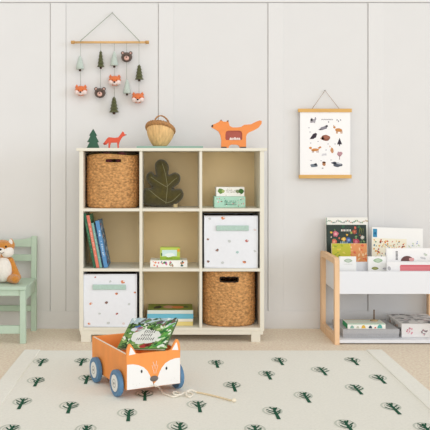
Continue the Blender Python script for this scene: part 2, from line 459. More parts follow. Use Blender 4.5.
# ------------------------------------------------------------------ boxes with printed fronts
def dotted(b, x0, x1, z0, z1, y, cols, n, seed, r=(0.002, 0.005), margin=0.004):
    q = random.Random(seed)
    for i in range(n):
        c = q.choice(cols); rr = q.uniform(*r)
        x = q.uniform(x0 + margin + rr, x1 - margin - rr); z = q.uniform(z0 + margin + rr, z1 - margin - rr)
        a = q.uniform(0, PI); pts = []
        for k in range(9):
            t_ = 2 * PI * k / 9; ex, ez = rr * math.cos(t_) * q.uniform(.8, 1.2), rr * .75 * math.sin(t_) * q.uniform(.8, 1.2)
            pts.append((x + ex * math.cos(a) - ez * math.sin(a), y - 0.0004 - i * 0.000012, z + ex * math.sin(a) + ez * math.cos(a)))
        b.poly(pts, mat(c, 0.7))
def text_lines(b, x0, x1, z, y, hgt, col, seed, lines=1, gap=1.6):
    """small illegible lettering, drawn as upright strokes"""
    q = random.Random(seed); m = mat(col, 0.7)
    for l in range(lines):
        zz = z - l * hgt * gap; x = x0
        while x < x1:
            w = hgt * q.uniform(.25, .5)
            if q.random() > .15:
                b.poly([(x, y - 0.0006, zz), (x + w, y - 0.0006, zz), (x + w, y - 0.0006, zz + hgt * q.uniform(.7, 1)), (x, y - 0.0006, zz + hgt * q.uniform(.7, 1))], m)
            x += w * 1.7
def lidded_box(name, label, x0, x1, y0, y1, z0, z1, base, lid, deco, cat='box', lidh=0.6, group=None):
    root = thing(name, label, cat, ((x0 + x1) / 2, (y0 + y1) / 2, z0), group)
    zs = z0 + (z1 - z0) * (1 - lidh)
    bb = MB(); bb.box(x0 + 0.0015, x1 - 0.0015, y0 + 0.0015, y1 - 0.0015, z0 + 0.0005, z1 - 0.003, base, 0.0008); obj('tray', bb, root)
    l = MB(); l.box(x0, x1, y0, y1, zs, z1, lid, 0.0012)
    deco(l, x0, x1, y0, z0, z1, zs); obj('lid', l, root)
    return root
yb = 4.70
# mint and white boxes, top right cube
mz1 = SH1 + (208.2 - 197) / F * yb
def d_mint(l, x0, x1, y, z0, z1, zs):
    dotted(l, x0, x1, z0, z1, y, ['E59A9A', 'D9737F', '5E9C86', '8A6F5C', 'F2F5EE', '3F7F6B', 'EBC9C2'], 34, 3, (0.0022, 0.005))
    text_lines(l, (x0 * .68 + x1 * .32), (x0 * .3 + x1 * .7), z0 + 0.036, y - 0.001, 0.006, '4E8F7C', 5, 3, 1.7)
lidded_box('puzzle_box', 'mint green puzzle box with flowers, under the white box in the top right cube', WX(214.4, yb), WX(245.4, yb), yb, yb + 0.15, SH1, mz1,
           mat('BFE3D3', 0.6), mat('B2DCC8', 0.6), d_mint, 'box', 0.97)
yw = yb + 0.004
def d_white(l, x0, x1, y, z0, z1, zs):
    for u, c, s in ((.16, '6E8F4C', 1.25), (.24, 'A6B56B', .7), (.75, '7F8A66', .8), (.88, '3F6B35', 1.1)):
        p = blob(x0 + u * (x1 - x0), z0 + .55 * (z1 - z0), .014 * s, .013 * s, 12, .2); l.poly([(a, y - 0.0006 - u * .0003, q) for a, q in p], mat(c, 0.7))
    text_lines(l, x0 + .34 * (x1 - x0), x0 + .68 * (x1 - x0), z0 + 0.034, y, 0.006, '9A9C90', 9, 2, 1.7)
    dotted(l, x0, x1, z0, z1, y, ['B7C38F', 'D8C9A6', '80946A'], 14, 4, (0.0015, 0.003))
lidded_box('puzzle_box', 'white puzzle box with green trees on top of the mint box', WX(216.3, yw), WX(244.4, yw), yw, yw + 0.14, mz1, mz1 + 9.4 / F * yw,
           mat('EFEFE8', 0.6), mat('F4F3EE', 0.6), d_white, 'box', 0.97)
# middle cube of the middle row
yp = 4.665
pz = SH2 + 7.0 / F * yp
def d_spots(l, x0, x1, y, z0, z1, zs):
    dotted(l, x0, x1, z0, z1, y, ['E58A5A', '3D7F6B', '9C5AA0', '5E9C4C', 'B08A6B', '2E5E57', 'D77F8E'], 26, 12, (0.004, 0.008), 0.001)
    q = random.Random(5)
    for i in range(10):
        p = blob(q.uniform(x0 + .02, x1 - .02), 0, .01, .008, 9, .2)
        yy = q.uniform(y + .02, y + .11); cxx = sum(a for a, _ in p) / 9
        l.poly([(a, yy + bq, z1 + 0.0005) for a, bq in p], mat(q.choice(['5E9C4C', 'B9C9A0', 'D8B9A0', '9FBFA9']), 0.7))
lidded_box('game_box', 'flat white game box with coloured animals, under the small green box', WX(150.2, yp), WX(187.4, yp), yp, yp + 0.14, SH2, pz,
           mat('F1F0EC', 0.6), mat('F5F4F0', 0.6), d_spots, 'box', 0.97)
yg = 4.685
gz = pz + 12.6 / F * yg
def d_green(l, x0, x1, y, z0, z1, zs):
    w, h = x1 - x0, z1 - z0
    l.poly([(x0 + .09 * w, y - .0004, z0 + .30 * h), (x0 + .84 * w, y - .0004, z0 + .30 * h), (x0 + .84 * w, y - .0004, z0 + .80 * h), (x0 + .09 * w, y - .0004, z0 + .80 * h)], mat('CFE7E4', 0.6))
    p = blob(x0 + .47 * w, z0 + .40 * h, .03, .012, 14, .15); l.poly([(a, y - .0008, q) for a, q in p], mat('E9F4EE', 0.6))
    l.poly([(x0, y - .0006, z0 + .02 * h), (x1, y - .0006, z0 + .02 * h), (x1, y - .0006, z0 + .22 * h), (x0 + .5 * w, y - .0006, z0 + .30 * h), (x0, y - .0006, z0 + .24 * h)], mat('93B43A', 0.6))
    p = blob(x0 + .93 * w, z0 + .78 * h, .008, .01, 10, .2); l.poly([(a, y - .0009, q) for a, q in p], mat('E9A23B', 0.6))
    p = blob(x0 + .07 * w, z0 + .45 * h, .004, .01, 8, .2); l.poly([(a, y - .0009, q) for a, q in p], mat('4E6E3A', 0.6))
    text_lines(l, x0 + .3 * w, x0 + .75 * w, z0 + .12 * h, y - .0008, .005, '6E8F2E', 14)
lidded_box('card_game_box', 'small lime green box with pale blue panel standing on the flat white game box', WX(160.2, yg), WX(180, yg), yg, yg + 0.05, pz, gz,
           mat('B8CC58', 0.6), mat('BCD05C', 0.6), d_green, 'box', 0.98)

# ------------------------------------------------------------------ books
m_page = mat('F1EBDD', 0.8, 0.05, 300, stretch=(1, 60, 1))
def book(label, w, h, t_, cover, mw, deco=None, spine=None, group=None, name='book', th=0.0025, page=None, sdeco=None):
    """local: spine at x=0, width +x, front cover towards -y, bottom edge z=0"""
    root = thing(name, label, 'book', group=group, mw=mw)
    cm = mat(cover, 0.45, spec=0.4); sm = mat(spine, 0.5) if spine else cm
    c = MB()
    c.box(0, w, -t_ / 2, -t_ / 2 + th, 0, h, cm, 0.0006); c.box(0, w, t_ / 2 - th, t_ / 2, 0, h, cm, 0.0006)
    c.box(-0.001, th, -t_ / 2, t_ / 2, 0, h, sm, 0.0006)
    if deco: deco(c, w, h, -t_ / 2)
    if sdeco: sdeco(c)
    obj('cover', c, root, local=True)
    p = MB(); p.box(th, w - 0.003, -t_ / 2 + th, t_ / 2 - th, 0.002, h - 0.003, page or m_page); obj('pages', p, root, local=True)
    return root
def lean(x, y, z, ang, yaw=0):          # book standing spine forward, leaning in the x-z plane
    return Matrix.Translation((x, y, z)) @ Matrix.Rotation(ang, 4, 'Y') @ Matrix.Rotation(PI / 2 + yaw, 4, 'Z')
# leaning books in the middle left cube: local x -> +Y (spine to the front), front cover (-y) -> +X
ang = -0.19
yk = 4.632
def d_blue(c, w, h, y):
    dotted(c, 0, w, 0, h, y, ['A9CBE0', '2F5F90', 'EDEFEF', '1F2F4A', '6FA0C4', '8FB5CF', '2A3A40', 'C9DCE6', 'B5705A'], 130, 31, (0.006, 0.018))
def d_bspine(c, w, h, y):
    text = random.Random(3)
LEAN = [  # bottom px, thickness, height, depth, cover, spine, yaw, label, deco
    (93.4, 0.016, 0.318, 0.20, '2C5A42', '2F6247', 'tall dark green book leaning against the cube wall, leftmost of the leaning row', None),
    (96.2, 0.0175, 0.308, 0.21, '3F8F68', 'DE7A66', 'book with a salmon red spine, leaning second from the left', None),
    (99.3, 0.014, 0.262, 0.19, '7FB5AE', '8CC0B6', 'book with a pale teal spine, leaning between salmon and navy books', None),
    (101.8, 0.010, 0.25, 0.19, '26405E', '2B3E5A', 'thin navy book leaning behind the blue picture book', None),
    (105.6, 0.022, 0.275, 0.22, '4A80B0', '5B90C0', 'blue picture book at the right end of the leaning row', d_blue)]
x = None
for (px, th, h, dp, cv, sp, lb, dc) in LEAN:
    a = ang
    xb = WX(px, yk) if x is None else x
    # the row packs tight: each book touches the one to its left
    half = th / 2 / math.cos(a)
    cx_ = xb + half
    zb = SH2 + th / 2 * math.sin(abs(a)) + 0.0008
    # writing on the spine
    q = random.Random(int(px * 7))
    def sd(sb):
        z1_ = h * .22
        while z1_ < h * .82:
            dz_ = h * q.uniform(.012, .04); wd_ = th * q.uniform(.12, .24); oy_ = th * q.uniform(-.08, .08)
            if q.random() > .25:
                sb.poly([(-0.0016, oy_ - wd_, z1_), (-0.0016, oy_ + wd_, z1_), (-0.0016, oy_ + wd_, z1_ + dz_), (-0.0016, oy_ - wd_, z1_ + dz_)][::-1],
                        mat({'2F6247': '5E8A62', 'DE7A66': 'EDB09C', '8CC0B6': 'B9D9CF', '2B3E5A': '5F7290', '5B90C0': 'B5CFE4'}[sp], .6))
            z1_ += dz_ * q.uniform(1.1, 1.9)
    book(lb, dp, h, th, cv, lean(cx_, yk + (0.012 if h < .27 else 0), zb, a), dc, sp, 'books leaning in the middle left cube', sdeco=sd)
    x = cx_ + half + 0.0008

# stacked books in the bottom middle cube
ys = 4.668
def flat(cx_, y, z, t_, w, yaw=0.0):     # lying, spine to the front: local z -> +X, local x -> +Y, front cover up
    R = Matrix(((0, 0, 1, 0), (1, 0, 0, 0), (0, -1, 0, 0), (0, 0, 0, 1)))
    return Matrix.Translation((cx_, y, z + t_ / 2)) @ Matrix.Rotation(yaw, 4, 'Z') @ R @ Matrix.Translation((0, 0, -w / 2))
zz = SB + 0.0005
def d_fox(c, w, h, y):
    def up(pts, m, k): c.poly([(p[0], y - 0.0005 - k * 0.0002, p[1]) for p in pts], mat(m, .6))
    up([(0.004, .004), (w - .004, .004), (w - .004, h - .004), (.004, h - .004)], '7C8A34', 0)
    up(blob(w * .45, h * .22, .055, .022, 14, .15, .2), '2F3325', 1)
    up(blob(w * .5, h * .47, .05, .035, 14, .1), 'C9957A', 1); up(blob(w * .45, h * .66, .045, .038, 14, .15), 'D97F45', 2)
    up(blob(w * .5, h * .85, .035, .016, 12, .2), '4F5E2A', 1)
for t_, cv, sp, dp, wd, yaw, lb, dc in (
        (0.023, 'E6D07A', 'E8D488', 0.21, 0.262, 0.0, 'pale yellow book lying at the bottom of the flat stack', None),
        (0.016, 'EDE6D4', 'EFE9DA', 0.215, 0.266, 0.01, 'cream book lying between the yellow and blue books', None),
        (0.028, '5FB4CE', '6EBAD2', 0.21, 0.268, -0.008, 'sky blue book lying in the flat stack', None),
        (0.021, '8A8F3E', 'D6DFD8', 0.215, 0.266, 0.004, 'olive covered book with a fox, topmost of the flat stack', d_fox)):
    book(lb, dp, wd, t_, cv, flat(WX(170.3, ys), ys, zz, t_, wd, yaw), dc, sp, 'flat stack of books in the bottom middle cube'); zz += t_ + 0.0006

# ================================================================== ON TOP OF THE UNIT
# wooden tree
def outl(pts, ox, oy, s, Y): return [(WX(ox + p[0] * s, Y), WZ(oy + p[1] * s, Y)) for p in pts]
def rest(pts, z):
    m0 = min(p[1] for p in pts); return [(p[0], p[1] - m0 + z) for p in pts]
TZ = TOP + 0.0005
yt = 4.70
tp = rest(outl([(112, 70), (128, 98), (145, 128), (133, 131), (147, 157), (161, 184), (147, 187), (167, 238), (55, 238), (80, 187), (60, 184), (76, 157), (88, 130), (77, 127), (95, 98)], 80, 120, .1163, yt), TZ)
b = MB(); b.prism(tp, mat('345C48', 0.6, 0.1, 40, stretch=(1, 1, .2)), yt, yt + 0.028, 0.003)
o = obj('wooden_tree', b, None, at=(WX(93, yt), yt + .014, TZ)); tag(o, 'small dark green wooden fir tree on the left end of the storage unit', 'toy tree')
# red fox figure
fp = [(395, 122), (380, 112), (375, 98), (364, 92), (358, 106), (345, 122), (330, 143), (300, 148), (245, 143), (228, 158), (212, 182), (198, 198), (206, 209), (226, 206), (240, 192), (246, 186),
      (243, 208), (246, 238), (257, 238), (258, 212), (266, 190), (300, 190), (318, 188), (320, 210), (322, 236), (334, 236), (332, 208), (340, 182), (352, 158), (366, 138), (380, 132)]
yf = 4.69
fp = rest(outl(fp, 80, 120, .1163, yf), TZ)
m_red = mat('D9583F', 0.6, 0.08, 40)
fx = thing('fox_figure', 'small red wooden fox figure beside the dark green tree', 'toy fox', (WX(113, yf), yf + .01, TZ))
b = MB(); b.prism(fp, m_red, yf, yf + 0.02, 0.003); obj('body', b, fx)
b = MB()
tl = outl([(198, 198), (206, 209), (226, 206), (214, 184)], 80, 120, .1163, yf); m0 = min(p[1] for p in outl([(246, 238)], 80, 120, .1163, yf)); tl = [(p[0], p[1] - m0 + TZ) for p in tl]
b.prism(tl, mat('A83E30', .6), yf - 0.0008, yf + 0.0208); obj('tail_tip', b, fx, label='darker tail tip')
b = MB(); nz_ = outl([(394, 122)], 80, 120, .1163, yf)[0]; b.ell((nz_[0], yf + .01, nz_[1] - m0 + TZ), (.004, .004, .003), mat('3A2A28', .5)); obj('nose', b, fx)
# mint book lying flat
mw_ = WX(203, 4.64) - WX(136.6, 4.64)
book('thin mint green book lying flat on the storage unit under the wicker basket', 0.28, mw_, 0.011, '84A698', flat((WX(203, 4.64) + WX(136.6, 4.64)) / 2, 4.632, TZ, 0.011, mw_), None, '8DAFA0')
# orange fox puzzle
yo = 4.68
OF = [(25, 82), (30, 72), (62, 60), (85, 48), (99, 30), (116, 46), (138, 48), (156, 32), (160, 58), (167, 80), (190, 91), (225, 91), (255, 87), (278, 71), (330, 67), (372, 46), (398, 37), (413, 42), (412, 62),
      (390, 92), (352, 114), (318, 128), (300, 142), (293, 162), (293, 251), (247, 251), (240, 232), (222, 224), (182, 222), (164, 232), (156, 251), (101, 251), (103, 188), (96, 150), (82, 122), (50, 102), (30, 92)]
of = outl(OF, 208, 115, .1302, yo); o0 = min(p[1] for p in of)
def oo(pts): return [(p[0], p[1] - o0 + TZ) for p in outl(pts, 208, 115, .1302, yo)]
hole = [(134, 140), (140, 122), (158, 116), (240, 116), (257, 122), (263, 140), (263, 180), (256, 188), (140, 188), (134, 180)]
m_or = mat('EC9150', 0.55, 0.05, 25, stretch=(.3, 1, 1))
fz = thing('fox_puzzle', 'large orange wooden fox puzzle with a red belly on the right of the storage unit', 'toy fox', (WX(235, yo), yo + .014, TZ))
# body: outer outline and hole joined by a slit so that the belly is a real opening
i0 = 27   # between the two leg bottoms
ol = oo(OF); hl = oo(hole)
j0 = min(range(len(hl)), key=lambda k: (hl[k][0] - ol[i0][0]) ** 2 + (hl[k][1] - ol[i0][1]) ** 2)
hrev = [hl[(j0 + k) % len(hl)] for k in range(len(hl) + 1)]
def orient(p): return sum(p[i][0] * p[(i + 1) % len(p)][1] - p[(i + 1) % len(p)][0] * p[i][1] for i in range(len(p)))
if orient(ol) * orient(hl) > 0: hrev = hrev[::-1]
loop = ol[:i0 + 1] + [(p[0] + 1e-5, p[1]) for p in hrev] + [(ol[i0][0] - 1e-5, ol[i0][1])] + ol[i0 + 1:]
b = MB(); b.prism(loop, m_or, yo, yo + 0.028)
obj('body', b, fz)
b = MB(); b.prism(hl, mat('A9574B', .6, .1, 30), yo + 0.006, yo + 0.024); obj('belly_piece', b, fz, label='dark red belly piece')
b = MB()
for u, s in ((175, 1), (192, .8), (208, 1.25), (226, .9), (240, .9)):
    b.prism(oo([(u - 10 * s, 187), (u - 9 * s, 178), (u - 3 * s, 178 - 10 * s), (u + 4 * s, 178 - 8 * s), (u + 9 * s, 178), (u + 10 * s, 187)]), mat('EAD9D2', .7), yo + 0.002, yo + 0.0065)
obj('cub_shape', b, fz, label='pale cub shapes')
for q in ([(101, 251), (143, 251), (143, 240), (102, 240)], [(247, 251), (293, 251), (293, 240), (248, 240)]):
    b = MB(); b.prism(oo(q), mat('4A3A38', .6), yo - 0.0008, yo + 0.0288); obj('paw', b, fz)
for q in ([(95, 38), (99, 30), (110, 40)], [(145, 46), (156, 32), (158, 48)]):
    b = MB(); b.prism(oo(q), mat('4A3A38', .6), yo - 0.0008, yo + 0.0288); obj('ear_tip', b, fz)
b = MB(); b.prism(oo([(25, 82), (30, 72), (40, 70), (40, 88), (32, 90)]), mat('4A3A38', .6), yo - 0.0008, yo + 0.0288); obj('nose', b, fz)

# wicker basket with a handle
wb = (WX(160, 4.77), 4.77, TZ + 0.0115)
m_straw = mat('E6BC82', 0.7, 0.2, 70, 0.4, 160, stretch=(1, 1, .25))
m_rim2 = mat('B98858', 0.7, 0.3, 110, 0.5, 200)
wk = thing('wicker_basket', 'round straw wicker basket with a hoop handle standing on the mint book', 'basket', wb)
def tilt(p, h=0.12):
    f = max(0, min(1, p[2] / h)) ** 1.3
    return Vector((p[0] + .003 * f, p[1] + .010 * f, p[2] + f * (-0.50 * p[1] - 0.17 * p[0])))
b = MB(); t = bmesh.new()
prof = [(0, 0), (.030, 0), (.040, .004), (.052, .018), (.064, .038), (.074, .060), (.080, .082), (.081, .105), (.076, .105), (.072, .08), (.058, .04), (.03, .012), (0, .01)]
tmpb = MB(); tmpb.lathe(smooth_open(prof, 3), m_straw, seg=144, rad=lambda a, z: 1 + 0.02 * (abs(math.sin(a * 11)) - .5) + 0.007 * math.sin(z * 900) * math.sin(a * 44))
for v_ in tmpb.bm.verts: v_.co = tilt(v_.co)
obj('body', tmpb, wk, local=True)
for kk in range(1):
    b = MB()
    for ph in (0, PI / 2, PI, 1.5 * PI):
        pts = []
        for k in range(120):
            a = 2 * PI * k / 120; tw = a * 22 + ph
            R_ = .081 + .006 * math.cos(tw); zq = .105 + .0085 * math.sin(tw)
            pts.append(tilt((R_ * math.cos(a), R_ * math.sin(a), zq)))
        b.tube(pts, .0048, m_rim2, 6, True)
    obj('rim', b, wk, local=True)
b = MB()
for ph in (0, PI):
    pts = []
    for k in range(60):
        a = PI * k / 59; tw = a * 14 + ph
        base = tilt((-.052 * math.cos(a) + .012, -.02 * math.cos(a) + .012, .108)); q = .0035
        pts.append((base.x + q * math.cos(tw) * abs(math.sin(a)), base.y + q * math.sin(tw), base.z + .082 * math.sin(a)))
    b.tube(pts, .0036, m_rim2, 7)
obj('handle', b, wk, local=True)

# ================================================================== HANGING MOBILE
YM = 4.962
def mw2(px, py, dy=0): return Vector((WX(px, YM), YM + dy, WZ(py, YM)))
mob = thing('hanging_mobile', 'felt woodland mobile of fox heads, bears and trees hanging from a wooden rod', 'mobile', tuple(mw2(110, 115)))
m_rod = mat('DDB27A', 0.5, 0.12, 60, stretch=(.15, 1, 1))
m_cord = mat('8E9A86', 0.8); m_string = mat('A9AFA6', 0.8)
b = MB(); b.tube([mw2(71.5, 42.3), mw2(148.5, 42.3)], 0.0072, m_rod, 14)
rod = obj('rod', b, mob)
for a, c in ((71, 74.6), (145.4, 149)):
    b = MB(); b.tube([mw2(a, 42.3), mw2(a + .3, 42.3), mw2(c - .3, 42.3), mw2(c, 42.3)], lambda t_: .0105 if .05 < t_ < .95 else .009, mat('C99A5E', .5, .15, 60), 14); obj('end_cap', b, rod)
b = MB(); b.tube([mw2(80.6, 42.3, -.009), mw2(80.6, 41, -.006), mw2(112, 12.2, .02), mw2(139.4, 41, -.006), mw2(139.4, 42.3, -.009)], .0022, m_cord, 6); obj('hanging_cord', b, mob)
b = MB(); b.tube([mw2(112, 12, .014), mw2(112, 12, .030)], .003, mat('9C9C96', .4), 8); obj('hook', b, mob)
m_pale = mat('C4D0C6', .95, .08, 120, .5, 500, sheen=.4); m_dktree = mat('5C5F3A', .95, .15, 150, .6, 500, sheen=.3)
m_trunk = mat('4A342A', .9); m_forg = mat('E57A45', .95, .08, 120, .5, 500, sheen=.3); m_fwhite = mat('F0DCD6', .95, .05, 120, .4, 500)
m_bear = mat('5B4A40', .95, .12, 120, .5, 500, sheen=.3); m_pinkf = mat('E0B5A8', .95); m_black = mat('2A2220', .7)
def U(px): return px / F * YM
def felt_tree(px, top, bot, wpx, m, strand, name, lb=None, tiers=False):
    c = mw2(px, bot); h = U(bot - top); r = U(wpx) / 2
    b = MB()
    if tiers:
        pr = [(0, h)]
        for k in range(5):
            za = h * (1 - (k + 1) / 5); rr = r * (.3 + .7 * (k + 1) / 5)
            pr += [(rr * .93, za + h * .035), (rr, za + h * .01), (rr * .72, za)]
        pr += [(0, 0)]
        b.lathe(pr, m, c, 20, rad=lambda a, z: 1 + .06 * math.sin(a * 7 + z * 300))
    else:
        b.lathe([(0, h), (r * .22, h * .96), (r * .5, h * .72), (r * .78, h * .38), (r, h * .08), (r * .92, 0), (0, 0)], m, c, 20, rad=lambda a, z: 1 + .03 * math.sin(a * 5))
    b.lathe([(0, 0), (r * .28, 0), (r * .3, -U(1.8)), (0, -U(2))], m_trunk, c, 10)
    obj(name, b, strand, label=lb)
def felt_fox(px, py, strand):
    c = mw2(px, py); s = U(6.2); b = MB(); dn = Vector((0, -1, 0))
    b.ell(c, (s, s * .75, s * .82), m_forg)
    b.ell(c + Vector((-s * .55, -s * .28, -s * .28)), (s * .46, s * .5, s * .42), m_fwhite); b.ell(c + Vector((s * .55, -s * .28, -s * .28)), (s * .46, s * .5, s * .42), m_fwhite)
    b.ell(c + Vector((0, -s * .45, -s * .42)), (s * .38, s * .5, s * .34), m_fwhite)
    b.ell(c + Vector((0, -s * .92, -s * .3)), (s * .17, s * .12, s * .14), m_black)
    for d in (-1, 1):
        b.lathe([(s * .3, 0), (s * .2, s * .28), (0, s * .55)], m_forg, c + Vector((d * s * .68, 0, s * .5)), 12)
        b.ell(c + Vector((d * s * .34, -s * .68, s * .02)), (s * .08,) * 3, m_black)
    obj('fox_head', b, strand, label='orange and white felt fox head')
def felt_bear(px, py, strand):
    c = mw2(px, py); s = U(5.6); b = MB()
    b.ell(c, (s, s * .75, s * .9), m_bear); b.ell(c + Vector((0, -s * .55, -s * .22)), (s * .46, s * .35, s * .42), m_pinkf)
    b.ell(c + Vector((0, -s * .88, -s * .1)), (s * .16, s * .1, s * .12), m_black)
    for d in (-1, 1):
        b.ell(c + Vector((d * s * .7, 0, s * .72)), (s * .34, s * .22, s * .34), m_bear); b.ell(c + Vector((d * s * .7, -s * .17, s * .7)), (s * .17, s * .1, s * .17), m_pinkf)
        b.ell(c + Vector((d * s * .42, -s * .62, s * .25)), (s * .08,) * 3, m_black)
    obj('bear_head', b, strand, label='dark brown felt bear head')
def strand(px, bot):
    b = MB(); b.tube([mw2(px, 41), mw2(px, bot)], .0016, m_string, 6); return obj('strand', b, mob)
PT, DT = ('felt_tree', 'pale mint felt tree'), ('felt_tree', 'dark green felt tree')
s_ = strand(80.6, 90); felt_tree(80, 55.5, 69.3, 8.4, m_pale, s_, *PT); felt_fox(81, 90.8, s_)
s_ = strand(100.5, 93); felt_tree(100.7, 50, 67, 7.2, m_dktree, s_, *DT, tiers=True); felt_bear(100, 93, s_)
s_ = strand(114.4, 98); felt_tree(114.3, 51, 65.7, 8.2, m_pale, s_, *PT); felt_fox(114.8, 80.8, s_); felt_tree(114, 96.2, 112.4, 9.8, m_dktree, s_, *DT, tiers=True)
s_ = strand(126.6, 82); felt_bear(126.7, 57.2, s_); felt_tree(127, 79, 93.5, 8, m_pale, s_, *PT)
s_ = strand(139, 98); felt_tree(139.2, 64, 79.5, 8.8, m_dktree, s_, *DT, tiers=True); felt_fox(138, 98.2, s_)

# ================================================================== POSTER
YP = 4.972
def pp(px, py, dy=0.0): return Vector((WX(px, YP), YP + dy, WZ(py, YP)))
pos = thing('animal_poster', 'white woodland animal poster hanging on wooden rails from a cord', 'poster', tuple(pp(325, 178)))
m_rail = mat('D9AC66', .5, .1, 50, stretch=(.1, 1, 1))
for a, c, y0, y1 in ((298, 351.6, 108.7, 112.2), (298.8, 351.4, 174.8, 178.4)):
    p0, p1 = pp(a, y1), pp(c, y0); b = MB(); b.box(p0.x, p1.x, YP - .008, YP + .008, p0.z, p1.z, m_rail, .001); obj('rail', b, pos)
b = MB(); p0, p1 = pp(300, 176), pp(350.3, 110.5); b.box(p0.x, p1.x, YP - .0012, YP, p0.z, p1.z, mat('F4F3F3', .7, .005, 20))
yy = YP - .0012
def pr(pts, m, k=1):
    b.poly([(WX(p[0], YP), yy - .0003 * k, WZ(p[1], YP)) for p in pts], mat(m, .8))
def pb(cx, cy, rx_, ry_, m, jit=.12, rot=0, k=1, n=12): pr(blob(cx, cy, rx_, ry_, n, jit, rot), m, k)
# heading and specks
for i in range(12): pr([(321.3 + i, 119.0), (321.9 + i, 119.0), (321.9 + i, 120.1), (321.3 + i, 120.1)], '8F8A90')
for x_, y_ in ((337, 120), (338.5, 121.2), (340.5, 120), (328.5, 122)): pb(x_, y_, .6, .7, '77727C')
pb(313, 121, 3, 2.2, 'A7A2A8', .3); pb(311.6, 119.6, 1.2, 1.8, '8F8A92', .3); pb(315.4, 118.6, .8, 1.6, '9C979E')          # squirrel
pb(323.8, 128, 4, 1.7, '8A8690', .2, -.35); pb(326.8, 126, 1.3, 1.1, '77727E'); pb(320, 129.5, 1.4, .8, '9C98A0')           # grey hare
pb(338.6, 130, 3.6, 1.8, 'C98A52', .1, .12); pb(334.4, 127.4, 1.3, 1.1, 'C98A52'); pr([(333.4, 126.6), (333.6, 124.6), (334.4, 126)], 'A9703F')
for x_ in (336, 337, 340.5, 341.6): pr([(x_, 131), (x_ + .7, 131), (x_ + .7, 133.6), (x_, 133.6)], 'C08450')
pr([(309.5, 139.2), (313, 134), (315.8, 132.8), (317, 134), (316, 137.4), (313, 139)], '3C343E')                            # crow
pb(325.8, 138, 4.6, 3, '8B5A48', .1, .05); pb(322.3, 138.4, 2.2, 1.2, 'C49A86', .1); pb(326.3, 137.2, 3, 1.8, 'A56B58', .2, 0, 2)                   # hedgehog
pr([(339.5, 137.8), (342, 144.4), (337, 144.4)], '3A3440'); pr([(339.1, 144.4), (340, 144.4), (340, 146), (339.1, 146)], '5B4A46')
pb(315, 149.8, 4, 1.5, 'D08E55', .1, -.05); pb(310.4, 148, 1.5, 1.2, 'D08E55'); pb(319.6, 147.6, 1.8, 1, 'C27F48', .1, -.4)                         # fox
for x_ in (312, 313.2, 316.6, 317.8): pr([(x_, 150.5), (x_ + .6, 150.5), (x_ + .6, 152.6), (x_, 152.6)], '9A6038')
pb(332, 150.4, 1.7, 2.8, 'C99368', .12, -.2); pr([(330, 148), (329.2, 145.6), (330.4, 146)], 'C99368')                     # brown hare
pb(324, 154.6, 2.6, 1.3, 'CFCDD2', .4)
pb(339.5, 154, 2.8, 2.4, 'B98F96', .2); pr([(339.2, 155.6), (339.8, 155.6), (339.8, 159.6), (339.2, 159.6)], '8A6468')      # pink tree
pb(313.4, 165.6, 3.8, 1.7, '77808A', .25); pb(315.6, 164.4, 1.5, 1.2, '5B636E')
pb(324, 164, 1.7, 2, 'B98560', .1); pb(324, 162.4, 1.9, .9, '7F5A48'); pb(322.6, 168.2, 1, .6, 'A7A2A8')
pb(338, 164.8, 4.4, 2.2, '565B66', .2); pb(334, 163, 2.6, 1.2, '464A55', .2); pb(339, 163.6, 2.6, .7, 'C4C6CC', .2, .2, 2)   # badger
for x_, y_ in ((309, 127.8), (310, 132), (328, 144), (326, 150), (335, 144), (310.5, 143), (318, 141.5), (311, 160.5), (321, 160.8), (331, 160)): pb(x_, y_, .8, .5, 'B4B1B8')
obj('sheet', b, pos, label='white printed sheet with small animals')
b = MB(); b.tube([pp(312, 108.9), pp(325.6, 90.2, .02), pp(339.3, 108.9)], .0016, mat('A68B70', .8), 6); obj('hanging_cord', b, pos)
b = MB(); b.tube([pp(325.6, 90.2, .012), pp(325.6, 90.2, .029)], .0025, mat('9C9C96', .4), 8); obj('hook', b, pos)

# ================================================================== CHAIR WITH PLUSH FOX
m_chair = mat('BBCFBC', .5, .03, 30)
ch = thing('child_chair', "mint green child's wooden chair at the left edge of the room", 'chair', (-1.0, 4.77, 0))
cxr1, cxr0 = -0.833, -0.866
cl0, cl1 = -1.167, -1.134
SZ = 0.326
def cpart(name, *a, bev=.003): 
    b = MB(); b.box(*a, m_chair, bev, 2); return obj(name, b, ch)
for a, c in ((cxr0, cxr1), (cl0, cl1)):
    cpart('leg', a, c, 4.565, 4.598, 0, SZ - .02)
    b = MB(); b.prism([(4.925, 0), (4.956, 0), (4.958, .33), (4.972, .578), (4.945, .582), (4.925, .33)], m_chair, a, c, .003,
                      Matrix(((0, 1, 0, 0), (1, 0, 0, 0), (0, 0, 1, 0), (0, 0, 0, 1)))); obj('back_post', b, ch)
    cpart('side_rail', a + .006, c - .006, 4.598, 4.925, SZ - .085, SZ - .0185)
b = MB(); b.prism([(4.557, SZ - .018), (4.925, SZ - .018), (4.925, SZ), (4.562, SZ), (4.557, SZ - .004)], m_chair, -1.172, -.828, .002, Matrix(((0, 1, 0, 0), (1, 0, 0, 0), (0, 0, 1, 0), (0, 0, 0, 1)))); obj('seat', b, ch)
cpart('front_rail', cl1, cxr0, 4.572, 4.592, SZ - .055, SZ - .0185)
cpart('stretcher', cl1, cxr0, 4.572, 4.592, .055, .102)
cpart('stretcher', cl1, cxr0, 4.93, 4.95, .12, .155)
# crest rail with a scooped top edge, and the lower slat
cr = [(cl1, .515), (cxr0, .515)] + [(cxr0 + (cl1 - cxr0) * k / 16, .558 + .016 * abs(2 * k / 16 - 1) ** 3) for k in range(17)]
b = MB(); b.prism(cr, m_chair, 4.942, 4.960, .002); obj('crest_rail', b, ch)
b = MB(); b.box(cl1, cxr0, 4.936, 4.954, .428, .468, m_chair, .002); obj('slat', b, ch)

